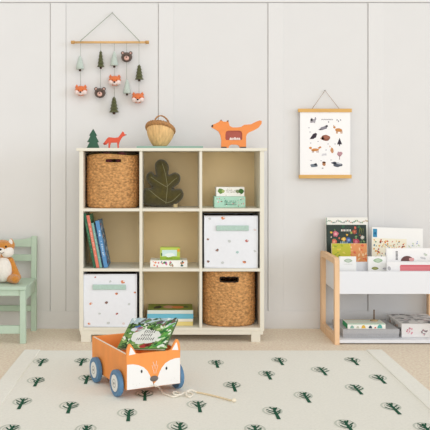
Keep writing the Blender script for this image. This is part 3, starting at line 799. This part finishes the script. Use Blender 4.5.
# plush fox
m_po = mat('CF8834', .95, .12, 90, .6, 350, sheen=.5); m_pw = mat('F0EAE0', .95, .05, 90, .5, 350, sheen=.5)
yx = 4.72
pf = thing('plush_fox', 'ginger and white plush fox sitting on the mint green chair', 'soft toy', (WX(4, yx), yx, SZ))
fcx = WX(3.5, yx); S0 = SZ + .001
b = MB()
b.ell((fcx, yx, S0 + .075), (.055, .048, .075), m_po)
b.ell((fcx - .004, yx - .012, S0 + .200), (.069, .055, .053), m_po)
b.ell((fcx, yx, S0 + .145), (.04, .036, .03), m_po)
for d in (-1, 1):
    for k in range(7):
        u = k / 6; b.ell((fcx + d * (.045 + .042 * u), yx - .012 - .012 * u, S0 + .13 - .095 * u), (.019 + .003 * u, .02, .022), m_po, seg=14, rings=10)
    for k in range(5):
        u = k / 4; b.ell((fcx + d * (.045 + .035 * u), yx - .02 - .04 * u, S0 + .027), (.028, .03, .026), m_po, seg=14, rings=10)
    b.lathe([(.0, -.01), (.024, -.004), (.022, .014), (.012, .036), (.004, .046), (0, .047)], m_po, (fcx + d * .05 - .004, yx - .006, S0 + .214), 14, Matrix())
o = obj('body', b, pf)
md = o.modifiers.new('fuse', 'REMESH'); md.mode = 'VOXEL'; md.voxel_size = .0045; md.use_smooth_shade = True
sm_ = o.modifiers.new('soft', 'SMOOTH'); sm_.iterations = 4; sm_.factor = .5
b = MB(); b.ell((fcx, yx - .024, S0 + .080), (.057, .042, .075), m_pw); obj('belly', b, pf, label='white belly')
b = MB(); b.ell((fcx - .032, yx - .036, S0 + .184), (.038, .036, .033), m_pw); b.ell((fcx + .029, yx - .034, S0 + .184), (.040, .036, .033), m_pw); b.ell((fcx - .002, yx - .058, S0 + .192), (.024, .024, .02), m_pw)
b.tube(smooth_open([(fcx - .02, yx - .0755, S0 + .186), (fcx - .009, yx - .0815, S0 + .178), (fcx - .002, yx - .083, S0 + .184), (fcx + .006, yx - .0815, S0 + .178), (fcx + .018, yx - .0745, S0 + .186)], 4), .0014, mat('6B4A3A', .9), 6)
obj('muzzle', b, pf, label='white muzzle')
b = MB(); b.ell((fcx - .002, yx - .081, S0 + .202), (.009, .006, .0065), mat('3B2620', .5)); obj('nose', b, pf)
for d in (-1, 1):
    b = MB(); b.ell((fcx + d * .03 - .003, yx - .062, S0 + .217), (.0055, .004, .006), m_black); obj('eye', b, pf)
    b = MB(); b.ell((fcx + d * .05 - .004, yx - .0235, S0 + .237), (.012, .006, .02), m_pw); obj('ear_lining', b, pf, label='white ear lining')

# ================================================================== BOOK DISPLAY RACK (right)
m_wood = mat('EAC49C', .5, .1, 26, stretch=(1, 1, .12)); m_rack = mat('E8EAEF', .5)
XR0, XR1, FY0, FY1 = .920, 1.606, 4.535, 4.985
rk = thing('book_rack', 'low white book rack with pale wooden end frames, standing below the poster', 'bookcase', ((XR0 + XR1) / 2, 4.76, 0))
def frame(x0, x1):
    H = .490; R = .03; bw = .034
    def rr(y0, y1, z0, z1, r):
        pts = []
        for cy_, cz_, a0 in ((y1 - r, z1 - r, 0), (y0 + r, z1 - r, PI / 2), (y0 + .004, z0 + .004, PI), (y1 - .004, z0 + .004, 1.5 * PI)):
            q = r if a0 < 3 else .004
            for k in range(7): a = a0 + k / 6 * PI / 2; pts.append((cy_ + q * math.cos(a), cz_ + q * math.sin(a)))
        return pts
    o_, i_ = rr(FY0, FY1, 0.0, H, R), rr(FY0 + bw, FY1 - bw - .01, .045, H - bw, .012)
    t = bmesh.new(); n = len(o_)
    ring = {}
    for nm, P in (('o', o_), ('i', i_)):
        for xx in (x0, x1): ring[nm, xx] = [t.verts.new((xx, p[0], p[1])) for p in P]
    for k in range(n):
        k2 = (k + 1) % n
        t.faces.new((ring['o', x0][k], ring['o', x0][k2], ring['i', x0][k2], ring['i', x0][k]))
        t.faces.new((ring['o', x1][k2], ring['o', x1][k], ring['i', x1][k], ring['i', x1][k2]))
        t.faces.new((ring['o', x0][k2], ring['o', x0][k], ring['o', x1][k], ring['o', x1][k2]))
        t.faces.new((ring['i', x0][k], ring['i', x0][k2], ring['i', x1][k2], ring['i', x1][k]))
    bmesh.ops.recalc_face_normals(t, faces=t.faces[:])
    b = MB(); b.merge(t, m_wood); obj('end_frame', b, rk, label='pale wooden end frame')
frame(XR0, XR0 + .0265); frame(XR1 - .0265, XR1)
xa, xb = XR0 + .0265, XR1 - .0265
def rp(name, *a, bev=.001, m=m_rack):
    b = MB(); b.box(*a, m, bev); obj(name, b, rk)
rp('front_panel', xa, xb, 4.540, 4.552, WZ(294, 4.54), WZ(271.5, 4.54))
BZ = WZ(294, 4.54)
rp('bin_floor', xa, xb, 4.552, 4.955, BZ, BZ + .012)
rp('bin_divider', xa, xb, 4.672, 4.682, BZ + .012, WZ(262, 4.67))
rp('back_panel', xa, xb, 4.955, 4.967, BZ, .425)
rp('side_panel', xa, xa + .004, 4.552, 4.955, BZ + .012, WZ(263, 4.54)); rp('side_panel', xb - .008, xb, 4.552, 4.955, BZ + .012, WZ(266, 4.54))
LZ = .027
rp('lower_shelf', xa, xb, 4.548, 4.97, .008, LZ)
FZ = BZ + .0125
def facing(x0, y, z, tiltx=-.12, roll=0.0):   # cover towards the camera, leaning back
    return Matrix.Translation((x0, y, z)) @ Matrix.Rotation(roll, 4, 'Y') @ Matrix.Rotation(tiltx, 4, 'X')
def bk(px0, px1, ptop, Y, t_, cover, label, deco, roll=0.0, tl=-.10, spine=None):
    h = (WZ(ptop, Y + .02) - FZ) / math.cos(tl); w = WX(px1, Y) - WX(px0, Y)
    zb = FZ + (t_ / 2) * abs(math.sin(tl)) + (abs(w * math.sin(roll)) if roll > 0 else 0) + .0004
    return book(label, w, h, t_, cover, facing(WX(px0, Y), Y, zb, tl, roll), deco, spine)
def plate(c, y, k, pts, col): c.poly([(p[0], y - .0006 - k * .0002, p[1]) for p in pts], mat(col, .6))
def leafprint(c, y, cx_, cz_, s, col, col2):
    pts = [(cx_ + s * math.cos(a), cz_ + s * .48 * math.sin(a) * (1 - .25 * abs(math.cos(a)))) for a in [2 * PI * k / 18 for k in range(18)]]
    plate(c, y, 0, pts, col); pts = [(cx_ + (p[0] - cx_) * .62, cz_ + (p[1] - cz_) * .6) for p in pts]; plate(c, y, 1, pts, col2)
    plate(c, y, 2, [(cx_ - s, cz_ - .0008), (cx_ + s, cz_ - .0008), (cx_ + s, cz_ + .0008), (cx_ - s, cz_ + .0008)], col)
# rear row
def d_back(c, w, h, y):
    q = random.Random(8)
    for i in range(26):
        plate(c, y, i * .1, blob(w * (i + .5) / 26, h - .026 + .006 * math.sin(i * 1.1), .006, .004, 9, .3, q.uniform(0, 3)), q.choice(['C79A8A', '8FA98A', 'B5A36F', 'A5A8A6', 'CDB7A6', '7F9A8C']))
    plate(c, y, 4, [(0.001, h - .05), (0.006, h - .05), (0.006, h - .001), (0.001, h - .001)], '9FB5A5')
bk(326.4, 368.4, 217.6, 4.937, .014, 'EFEDE6', 'white book with a faint floral border, standing behind the black floral book', d_back, tl=-.06)
def d_black(c, w, h, y):
    def f(u, v, r, col, k=1, n=10, j=.18): plate(c, y, k, blob(u * w, v * h, r, r, n, j), col)
    q = random.Random(21)
    for i in range(34): f(q.uniform(.04, .96), q.uniform(.25, .97), q.uniform(.004, .011), q.choice(['2F5A44', '3C6B4E', '27493A', '5B7A4C']), .3 + i * .02, 9, .4)
    for u, v, r, a, bc in ((.22, .84, .017, 'C96A7C', 'E8A9A8'), (.18, .70, .016, 'E0705A', 'F2B08A'), (.42, .75, .012, 'E8B24A', 'F5DB8E'), (.55, .73, .017, '3E5F9E', '8FA9D8'),
                           (.70, .88, .014, 'A8523E', 'C97A5A'), (.73, .70, .021, 'B5485A', 'D98090'), (.14, .52, .011, 'D9A9B0', 'E9D0D0'), (.90, .78, .012, 'C9C4BC', 'E5E0D8'), (.62, .86, .008, '7A8F4A', 'B5C07A')):
        f(u, v, r, a, 2, 11, .2); f(u, v, r * .5, bc, 3, 9, .2)
    for i in range(40): f(q.uniform(.05, .95), q.uniform(.45, .96), q.uniform(.003, .007), q.choice(['C96A7C', 'E0705A', 'E8B24A', '5F7FB0', 'D9A9B0', '7FA06A', 'E9D9C9']), 1.6 + i * .01, 8, .3)
    for k in range(3): plate(c, y, 2.4, [(w * (.84 + k * .04), h * (.95 - .02 * k)), (w * (.86 + k * .04), h * .95), (w * (.80 + k * .05), h * .80)], '8A8F3E')
    x_ = .36 * w
    q = random.Random(5)
    for i in range(7): plate(c, y, 3, [(x_ + i * .0092, h * .885), (x_ + i * .0092 + .005, h * .885), (x_ + i * .0092 + .005, h * .92), (x_ + i * .0092, h * .92)], 'E9E6DC')
    for ln, (v, u0, u1) in enumerate(((.66, .33, .52), (.59, .28, .60), (.52, .30, .56))):
        u = u0
        while u < u1:
            ww = q.uniform(.02, .035); hh = q.uniform(.035, .055)
            plate(c, y, 3, [(u * w, v * h), ((u + ww) * w, (v + .01) * h), ((u + ww * .8) * w, (v + hh) * h), ((u + ww * .2) * w, (v + hh) * h)], '9FB6C8'); u += ww * 1.4
bk(327.6, 367.2, 225.2, 4.908, .018, '20332C', 'black picture book covered in bright flowers, at the left end of the rack', d_black, roll=.0)
def d_yell(c, w, h, y):
    plate(c, y, 0, [(0.001, .001), (w * .54, .001), (w * .54, h - .001), (.001, h - .001)], 'C3C040'); plate(c, y, 0, [(w * .54, .001), (w - .001, .001), (w - .001, h - .001), (w * .54, h - .001)], 'E59A62')
    q = random.Random(4)
    for i in range(60):
        u = q.uniform(.03, .97); v_ = q.uniform(.35, .98)
        plate(c, y, 1 + i * .02, blob(u * w, v_ * h, q.uniform(.004, .011), q.uniform(.003, .007), 9, .35, q.uniform(0, 3)), q.choice(['A3B03A', 'DDD062', 'E2C94E', '8FA03C']) if u < .54 else q.choice(['E8744A', 'F0B584', 'DB6A50', 'F2CDA0']))
bk(332.2, 367.5, 243.6, 4.84, .016, 'E3D7B0', 'yellow and orange picture book in front of the black floral book', d_yell, tl=-.09)
def d_conf(c, w, h, y):
    q = random.Random(11)
    plate(c, y, 0, [(0.001, .02), (w * .68, .02), (w * .68, h * .80), (.001, h * .80)], 'F3ECD6')
    for i in range(120):
        plate(c, y, 1 + i * .01, blob(q.uniform(.03, .66) * w, q.uniform(.30, .78) * h, q.uniform(.003, .0075), q.uniform(.002, .0055), 8, .35, q.uniform(0, 3)), q.choice(['C7442E', 'E0A13A', 'D9642E', '3F7A4C', 'E8C34E', '7A2F28', '2F6E8A', 'B5382C', 'E9B65A']))
    for i in range(30):
        plate(c, y, 1 + i * .01, blob(q.uniform(.70, .96) * w, q.uniform(.35, .76) * h, q.uniform(.003, .007), q.uniform(.002, .004), 8, .35, q.uniform(0, 3)), q.choice(['8FA3D0', 'B9CDA0', 'D9DDB5', 'A5B5DD', 'C9D6B8']))
    plate(c, y, 3, [(w * .02, h * .82), (w * .10, h * .82), (w * .10, h * .97), (w * .02, h * .97)], '3A8FB5'); plate(c, y, 4, blob(w * .06, h * .89, .006, .009, 9, .2), '1F5F8A')
bk(371.4, 422.6, 229, 4.86, .015, 'F3F2EF', 'white picture book scattered with red and yellow shapes, right of the black book', d_conf, roll=.03)
# front row
def d_leaf1(c, w, h, y):
    leafprint(c, y, w * .52, h - .024, .024, 'A9BBA5', 'C9D4C3')
    text_lines(c, w * .25, w * .75, h - .046, y, .004, 'C9CBC6', 3)
bk(339.4, 356.4, 256.4, 4.645, .012, 'F2F2F0', 'white book with one grey-green leaf, left end of the front row', d_leaf1, tl=-.06)
def d_leaf2(c, w, h, y):
    leafprint(c, y, w * .55, h - .023, .027, 'A0BC9C', 'C6D6BF')
    leafprint(c, y, w * .38, h - .068, .020, '7F8A4C', 'A9A56A')
    leafprint(c, y, w * .92, h - .070, .012, 'A8A6AC', 'C6C4CA')
bk(368.2, 386.2, 256.4, 4.635, .012, 'F2F2F0', 'white book with two green leaves, beside the hedgehog book', d_leaf2, tl=-.06)
def d_hog(c, w, h, y):
    q = random.Random(2)
    plate(c, y, 0, [(w * .02, h - .062), (w * .12, h - .062), (w * .12, h - .004), (w * .02, h - .004)], 'F8F8F6')
    for i in range(7): plate(c, y, 1, [(w * .175, h - .022 - i * .0075), (w * .215, h - .022 - i * .0075), (w * .215, h - .017 - i * .0075), (w * .175, h - .018 - i * .0075)], '4A4A4E')
    hp_ = [(w * .27 + .075 * (1 - math.cos(PI * k / 12)) / 2 * 1.0, h - .074 + .03 * math.sin(PI * k / 12)) for k in range(13)]; plate(c, y, 1, hp_, '6E4A48')
    plate(c, y, 2, blob(w * .27 + .062, h - .064, .016, .011, 10, .1), 'E3A9A9')
    for i in range(14): plate(c, y, 1 + .05 * i, blob(q.uniform(.66, .98) * w, h - q.uniform(.025, .07), q.uniform(.006, .012), q.uniform(.004, .008), 9, .3), q.choice(['EDCFCF', 'D9B5B5', 'C5D0C0', 'E3C2C2', 'CFCFD2']))
bk(386.4, 440, 248.2, 4.655, .012, 'F5F4F4', 'white book with a brown hedgehog in the front row of the rack', d_hog, tl=-.05)
def d_pink(c, w, h, y):
    plate(c, y, 0, [(w * .27, h - .05), (w - .001, h - .05), (w - .001, h - .016), (w * .28, h - .016), (w * .265, h - .026)], 'E07F86')
    plate(c, y, 1, [(w * .28, h - .024), (w - .001, h - .024), (w - .001, h - .017), (w * .285, h - .017)], 'D4626C')
    plate(c, y, 1, blob(w * .05, h - .035, .009, .012, 9, .2), 'B9B7BA')
bk(386.8, 436, 261.8, 4.590, .011, 'F1F0F0', 'white book with a broad pink band, frontmost in the rack', d_pink, tl=-.04)

# lower shelf
m_card = mat('A9A9AB', .8, .08, 160)
lb_ = thing('storage_box', 'flat grey speckled box on the lower shelf of the book rack', 'box', (1.14, 4.74, LZ))
b = MB(); b.box(.979, 1.300, 4.598, 4.90, LZ + .0005, .066, m_card, .001); obj('tray', b, lb_)
b = MB(); b.box(.977, 1.302, 4.596, 4.902, .050, .077, mat('B2B2B4', .8, .08, 160), .0015); obj('lid', b, lb_)
def d_gw(l, x0, x1, y, z0, z1, zs):
    for u, c, s in ((.12, '8AB5A8', 1), (.42, 'E3B64A', 1.1), (.60, '2F4A58', .9), (.85, '5FB0A8', 1.3), (.73, 'C9604A', .5), (.27, 'C9CBB8', .8)):
        pts = [(x0 + u * (x1 - x0) + .011 * s * math.cos(a), y - .0006, z0 + .004 + .017 * s * math.sin(a)) for a in [PI * k / 10 for k in range(11)]]
        l.poly(pts, mat(c, .6))
    l.poly([(x0, y - .0005, z1 - .004), (x1, y - .0005, z1 - .004), (x1, y - .0005, z1 - .001), (x0, y - .0005, z1 - .001)], mat('8FC3A0', .6))
    l.poly([(x0 - .0006, y, z0 + .002), (x0 - .0006, y + .13, z0 + .002), (x0 - .0006, y + .13, z1 - .001), (x0 - .0006, y, z1 - .001)], mat('2E9A62', .6))
    for k in range(4):
        yy_ = y + .008 + k * .034; l.poly([(x0 + .006, yy_, z1 + .0005), (x1 - .006, yy_, z1 + .0005), (x1 - .006, yy_ + .016, z1 + .0005), (x0 + .006, yy_ + .016, z1 + .0005)], mat(['BFDCC2', 'E9DFC2', 'BFDCC2', 'D9C9A8'][k], .6))
lidded_box('game_box', 'white and green game box lying on the grey speckled box', 1.006, 1.224, 4.602, 4.732, .0772, .1075, mat('F0F0EA', .6), mat('F2F2EC', .6), d_gw, 'box', .98)
pg = thing('wooden_peg', 'small brown upright peg with a round foot on the white and green box', 'toy', (1.18, 4.69, .1078))
b = MB(); b.lathe([(0, 0), (.022, 0), (.023, .003), (.018, .006), (.006, .008), (0, .0082)], mat('B9A27C', .6), (1.18, 4.69, .1080), 20); obj('foot', b, pg)
b = MB(); b.tube([(1.18, 4.69, .115), (1.18, 4.69, .172)], .0042, mat('6E5A48', .6), 10); obj('stem', b, pg)
def d_pat(l, x0, x1, y, z0, z1, zs):
    q = random.Random(17)
    for u, v, r, c in ((.20, .5, .021, 'D98A9C'), (.52, .42, .020, '8A7F84'), (.80, .5, .022, 'D9A0A8')):
        for k in range(14):
            a = q.uniform(0, 2 * PI); d = r * math.sqrt(q.random())
            p = blob(x0 + u * (x1 - x0) + d * math.cos(a), z0 + v * (z1 - z0) + d * math.sin(a) * .9, .0045, .004, 8, .3); l.poly([(e, y - .0006 - k * .00004, f) for e, f in p], mat(q.choice([c, c, 'C56A80', 'E8C0C8', '6E5A68']), .6))
    for k in range(60):
        p = blob(q.uniform(x0 + .015, x1 - .015), q.uniform(y + .015, y + .30), q.uniform(.008, .02), q.uniform(.006, .014), 9, .3); l.poly([(e, f, z1 + .0005 + k * .00003) for e, f in p], mat(q.choice(['8A8A8C', 'B0AEB0', '6A6A70', 'D0CED0', 'C9B5B9', '9A9698']), .6))
    for k in range(26):
        p = blob(q.uniform(y + .02, y + .29), q.uniform(z0 + .015, z1 - .012), q.uniform(.008, .016), q.uniform(.006, .012), 9, .3); l.poly([(x0 - .0006 - k * .00003, e, f) for e, f in p], mat(q.choice(['8A8A8C', 'A9A7A4', '6A6A6C', 'C9C6C4', 'C98A5A']), .6))
lidded_box('gift_box', 'large white box printed with pink and grey animals at the right of the lower shelf', 1.317, 1.56, 4.606, 4.925, LZ, .1055, mat('E9E6E4', .6), mat('E4E2E1', .6), d_pat, 'box', .97)

# ================================================================== FOX WAGON
th0 = math.radians(26)                         # heading, from -Y towards +X
FLc = Vector((-.198 * .977, 3.50 * .977, RT + .001))              # front left foot of the body
Rw = Matrix.Translation(FLc) @ Matrix.Rotation(th0, 4, 'Z')   # local: +x along the front to the right, +y to the back
wg = thing('fox_wagon', 'orange wooden pull-along wagon with a fox face and blue wheels on the rug', 'toy wagon', mw=Rw)
WW, WL, WB, WT, TK = .256, .42, .040, .190, .011
m_wo = mat('F79C50', .5, .05, 20, stretch=(1, 1, .3)); m_wwh = mat('F3F1EE', .5); m_ply = mat('F1E3CF', .6)
b = MB()
fo = [(0, WB), (WW, WB), (WW, WT + .002), (WW - .002, WT + .024), (WW - .010, WT + .043), (WW - .018, WT + .046), (WW - .028, WT + .033), (WW - .045, WT + .004), (WW - .055, WT),
      (.055, WT), (.045, WT + .004), (.028, WT + .033), (.018, WT + .046), (.010, WT + .043), (.002, WT + .024), (0, WT + .002)]
b.prism(fo, m_wo, 0, TK, .0015)
def fuv(zx, zy):                                # photograph crop -> panel
    u = (zx - 40) / 305; b0 = 383 - 58 * u; t0 = 175 - 25 * u
    return (u * WW, WB + (b0 - zy) / (b0 - t0) * (WT - WB))
lc = [fuv(*p) for p in ((42, 232), (75, 229), (105, 234), (135, 247), (155, 266), (170, 292), (180, 318), (190, 340), (190, 352), (42, 381))]
rc = [fuv(*p) for p in ((343, 193), (315, 196), (285, 206), (258, 222), (238, 246), (224, 272), (214, 300), (205, 322), (190, 340), (190, 352), (343, 324))]
b.poly([(p[0], -.0008, p[1]) for p in lc], m_wwh); b.poly([(p[0], -.0008, p[1]) for p in rc], m_wwh)
for e0, e1, e2 in (((.010, WT - .002), (.018, WT + .033), (.042, WT + .001)), ((WW - .010, WT - .002), (WW - .018, WT + .033), (WW - .042, WT + .001))):
    b.poly([(e0[0], -.0008, e0[1]), (e2[0], -.0008, e2[1]), (e1[0] + (e2[0] - e1[0]) * .25, -.0008, e1[1] - .005), (e1[0], -.0008, e1[1])], m_wwh)
for (x0, y0, x1, y1) in ((188, 215, 192, 240), (207, 210, 205, 238), (197, 228, 199, 255), (182, 235, 188, 262), (214, 232, 209, 258), (190, 262, 194, 282), (206, 258, 203, 280)):
    p, q = fuv(x0, y0), fuv(x1, y1); dx = .0011
    b.poly([(p[0] - dx, -.0010, p[1]), (q[0] - dx, -.0010, q[1]), (q[0] + dx, -.0010, q[1]), (p[0] + dx, -.0010, p[1])], mat('F3D9C4', .6))
p, q = fuv(189, 322), fuv(191, 350)
b.poly([(p[0] - .001, -.0012, p[1]), (q[0] - .001, -.0012, q[1]), (q[0] + .001, -.0012, q[1]), (p[0] + .001, -.0012, p[1])], mat('6F6660', .6))
for p in ((75, 345), (95, 350), (110, 340), (290, 312), (312, 300), (325, 312)):
    c_ = fuv(*p); b.poly([(e, -.0011, f) for e, f in blob(c_[0], c_[1], .0012, .0012, 8)], mat('C9C4BE', .6))
fr = obj('front_panel', b, wg, local=True, label='fox face front panel with white cheeks')
b = MB(); c_ = fuv(193, 308); b.ell((c_[0], -.002, c_[1]), (.0195, .005, .0125), mat('6F6660', .5))
obj('nose', b, fr, local=True)
for p in ((123, 270), (264, 250)):
    b = MB(); c_ = fuv(*p); b.ell((c_[0], -.001, c_[1]), (.0045, .0015, .0072), mat('3A3A3C', .5)); obj('eye', b, fr, local=True)
def wp(name, *a, m=m_wo, bev=.001):
    b = MB(); b.box(*a, m, bev); return obj(name, b, wg, local=True)
for x0 in (0.0, WW - TK):
    s_ = wp('side_panel', x0, x0 + TK, TK, WL - TK, WB, WT)
    b = MB(); b.box(x0 + .001, x0 + TK - .001, TK, WL - TK, WT, WT + .0012, m_ply); obj('top_edge', b, s_, local=True, label='bare plywood top edge')
bkp = wp('back_panel', 0, WW, WL - TK, WL, WB, WT + .002)
wp('floor_panel', TK, WW - TK, TK, WL - TK, WB + .004, WB + .014)
m_tyre = mat('5B84A8', .45, .06, 60); m_disc = mat('ECEBE6', .5)
WR = .057
for yw_ in (.070, .325):
    b = MB(); b.tube([(-.028, yw_, WR), (WW + .028, yw_, WR)], .005, mat('C9A06A', .5), 10); obj('axle', b, wg, local=True)
    for xs, sg in ((-.006, -1), (WW + .006, 1)):
        M_ = Matrix.Translation((xs, yw_, WR)) @ Matrix.Rotation(sg * PI / 2, 4, 'Y')
        b = MB(); b.lathe([(0, 0), (WR - .003, 0), (WR, .003), (WR, .019), (WR - .003, .022), (WR * .68, .022), (WR * .66, .020), (0, .020)], m_tyre, seg=48, xf=M_, smooth=False)
        whl = obj('wheel', b, wg, local=True)
        b = MB(); b.lathe([(0, .0204), (WR * .64, .0204), (WR * .64, .0224), (WR * .60, .0232), (0, .0232)], m_disc, seg=40, xf=M_, smooth=False)
        b.lathe([(WR * .26, .0234), (WR * .30, .0240), (WR * .34, .0234)], mat('B9B9B4', .5), seg=28, xf=M_)
        b.lathe([(0, .0262), (.0045, .0258), (.006, .0232)], mat('9C9C98', .5), seg=16, xf=M_)
        obj('hub', b, whl, local=True, label='white wheel disc')
# pull cord (world shapes, carried over to the wagon's own axes)
inv = Rw.inverted()
m_rope = mat('F6EEE0', .9, .1, 200, .3, 400); m_rope2 = mat('E8D6B4', .9, .1, 200)
RZ = RT + .0045
hole_p = Rw @ Vector((fuv(192, 345)[0], -.004, fuv(192, 345)[1]))
g = lambda px, py, dz=0: FL(px, py, RZ) + Vector((0, 0, dz))
pts = [hole_p, hole_p + Vector((.006, -.012, .001)), g(158.8, 390.0, .012), g(163, 393.0), g(168, 395.2), g(172.5, 396.6), g(178, 395.8), g(179.6, 393.4), g(176.5, 392.0), g(173, 393.2, .004), g(174, 396, .008), g(180, 396.2, .006), g(186, 393.2, .006), g(190, 392.4), g(193, 394.6), g(190, 397), g(186.5, 396, .004), g(186.4, 393.6, .008), g(191, 391.8, .008), g(197, 392.2)]
p2 = [g(197, 392.2), g(204, 393.6), g(213, 395.6), g(222, 397.9), g(231, 400.4)]
b = MB(); b.tube([inv @ Vector(p) for p in smooth_open(pts, 6)], .0036, m_rope, 8); cord = obj('pull_cord', b, wg, local=True, label='knotted cream pull cord')
b = MB(); b.tube([inv @ Vector(p) for p in smooth_open(p2, 6)], .0040, m_rope2, 8); obj('cord_end', b, cord, local=True, label='tan cord end')
b = MB(); e_ = inv @ (g(234, 401.2) + Vector((0, 0, .004))); b.ell(e_, (.0115, .0085, .0078), mat('F2E6CE', .6)); obj('bead', b, cord, local=True, label='pale wooden bead')

# picture book lying across the wagon
def ps(px, py, Y): return W(px, py, Y)
BL, TL, TR = ps(118.2, 347.4, 3.576), ps(132.6, 319, 3.752), ps(177.6, 320.5, 3.669)
ez = (TL - BL).normalized(); ex = (TR - TL); ex = (ex - ez * ex.dot(ez)); BWd = ex.length; ex.normalize(); ey = ez.cross(ex)
BH = (TL - BL).length * 1.06
Mb = Matrix(((ex.x, ey.x, ez.x, TL.x - ez.x * BH), (ex.y, ey.y, ez.y, TL.y - ez.y * BH), (ex.z, ey.z, ez.z, TL.z - ez.z * BH), (0, 0, 0, 1)))
def d_jungle(c, w, h, y):
    q = random.Random(44)
    plate(c, y, 0, [(.001, .001), (w - .001, .001), (w - .001, h - .001), (.001, h - .001)], '6B8F4A')
    plate(c, y, .3, [(.001, h * .80), (w - .001, h * .72), (w - .001, h - .001), (.001, h - .001)], 'B9CBD0')
    for i in range(190):
        u, v_ = q.uniform(.04, .96), q.uniform(.03, .97)
        if v_ > .80: cs = ['C9D6D8', 'A9BFC6', '6F8F5A', '6A6F6C', '45603F', 'E5EDE8', '6F6478', '3A4A3A']
        elif u > .72: cs = ['2F7B34', '3F9F3C', '76B84A', '1A4520', 'B9DCA0', 'E9F0E0']
        else: cs = ['2F5B24', '5E8F42', '86A85A', '1F3A1C', 'B9CE8C', '4F883A', '3B4F2A', 'E4EAD8', '27401F']
        plate(c, y, .5 + i * .003, blob(u * w, v_ * h, q.uniform(.008, .02), q.uniform(.004, .009), 9, .35, q.uniform(0, 3)), q.choice(cs))
    for u, v_, r, cl in ((.24, .62, .030, 'D8DEE2'), (.29, .66, .016, 'C8455A'), (.22, .70, .014, '3F6FB0'), (.30, .52, .012, 'E8E4E8'), (.24, .56, .009, 'B53A4A'), (.55, .10, .028, 'A8322E'), (.63, .13, .018, '8A2E2A'), (.66, .86, .02, '5B4F5A'), (.90, .88, .02, '6B5A4A'), (.78, .78, .016, '8A6F5E')):
        plate(c, y, 1.2, blob(u * w, v_ * h, r, r * .6, 11, .3, .5), cl)
    for i in range(10):     # pale cloud behind the title
        plate(c, y, 2 + i * .03, blob((.50 + .20 * math.cos(i * .63)) * w, (.38 + .14 * math.sin(i * .63)) * h, .030, .022, 11, .25), 'E4E6E0')
    plate(c, y, 2.5, blob(w * .50, h * .38, .052, .034, 16, .08), 'E9EAE4')
    for l, (v_, u0, u1) in enumerate(((.50, .42, .62), (.38, .38, .60), (.26, .32, .66))):
        u = u0
        while u < u1:
            ww = q.uniform(.025, .04); hh = q.uniform(.075, .105)
            plate(c, y, 3, [(u * w, v_ * h), ((u + ww * .5) * w, v_ * h), ((u + ww * .9) * w, (v_ + hh) * h), ((u + ww * .4) * w, (v_ + hh) * h)], '3A3E3A'); u += ww * 1.3
    for i in range(9):       # big leaves down the right side
        a = .8 + .2 * math.sin(i * 2.1)
        plate(c, y, 2.2 + i * .05, blob(w * (.82 + .13 * ((i * 7) % 5) / 5), h * (.12 + .09 * i), .026, .007, 10, .1, .6 + .25 * (i % 3)), ['3F8F3E', '66AD4C', '2F6B34'][i % 3])
book('green jungle picture book lying across the fox wagon', BWd, BH, .010, '4E6B3C', Mb, d_jungle)

# ================================================================== LIGHT, CAMERA
w_ = bpy.data.worlds.new('world'); bpy.context.scene.world = w_; w_.use_nodes = True
bg = w_.node_tree.nodes['Background']; bg.inputs['Color'].default_value = (1.0, .975, .925, 1); bg.inputs['Strength'].default_value = .595
def area(name, loc, target, sx, sy, power, col):
    l = bpy.data.lights.new(name, 'AREA'); l.shape = 'RECTANGLE'; l.size = sx; l.size_y = sy; l.energy = power; l.color = col
    o = bpy.data.objects.new(name, l); C.objects.link(o); o.location = loc
    o.rotation_euler = (Vector(target) - Vector(loc)).to_track_quat('-Z', 'Y').to_euler(); return o
def soft_sun(name, az, el, energy, angle, col):      # soft sun lamp: az from the wall's normal towards the right, el above the horizon
    sl = bpy.data.lights.new(name, 'SUN'); sl.energy = energy; sl.angle = math.radians(angle); sl.color = col
    so = bpy.data.objects.new(name, sl); C.objects.link(so); so.location = (4 * math.sin(math.radians(az)), 2.0, 2)
    az, el = math.radians(az), math.radians(el)
    so.rotation_euler = Vector((-math.sin(az) * math.cos(el), math.cos(az) * math.cos(el), -math.sin(el))).to_track_quat('-Z', 'Y').to_euler()
soft_sun('side_window_daylight', 62, 7, .50, 18, (.80, .92, 1.12))
soft_sun('front_fill', 10, 15, .90, 70, (1.0, .985, .955))  # added fill from the camera side to lift low fronts and cube interiors
cam = bpy.data.cameras.new('camera'); co_ = bpy.data.objects.new('camera', cam); C.objects.link(co_)
co_.location = (0, 0, 1.0); co_.rotation_euler = (PI / 2, 0, 0)
cam.sensor_width = 36; cam.lens = 36 * F / 430; cam.shift_x = (215 - CX) / 430; cam.shift_y = -(215 - CY) / 430
cam.clip_start = .05
sc = bpy.context.scene; sc.camera = co_
vs = sc.view_settings; vs.view_transform = 'Standard'; vs.look = 'None'; vs.exposure = 0.31; vs.gamma = 1.0; vs.use_curve_mapping = False
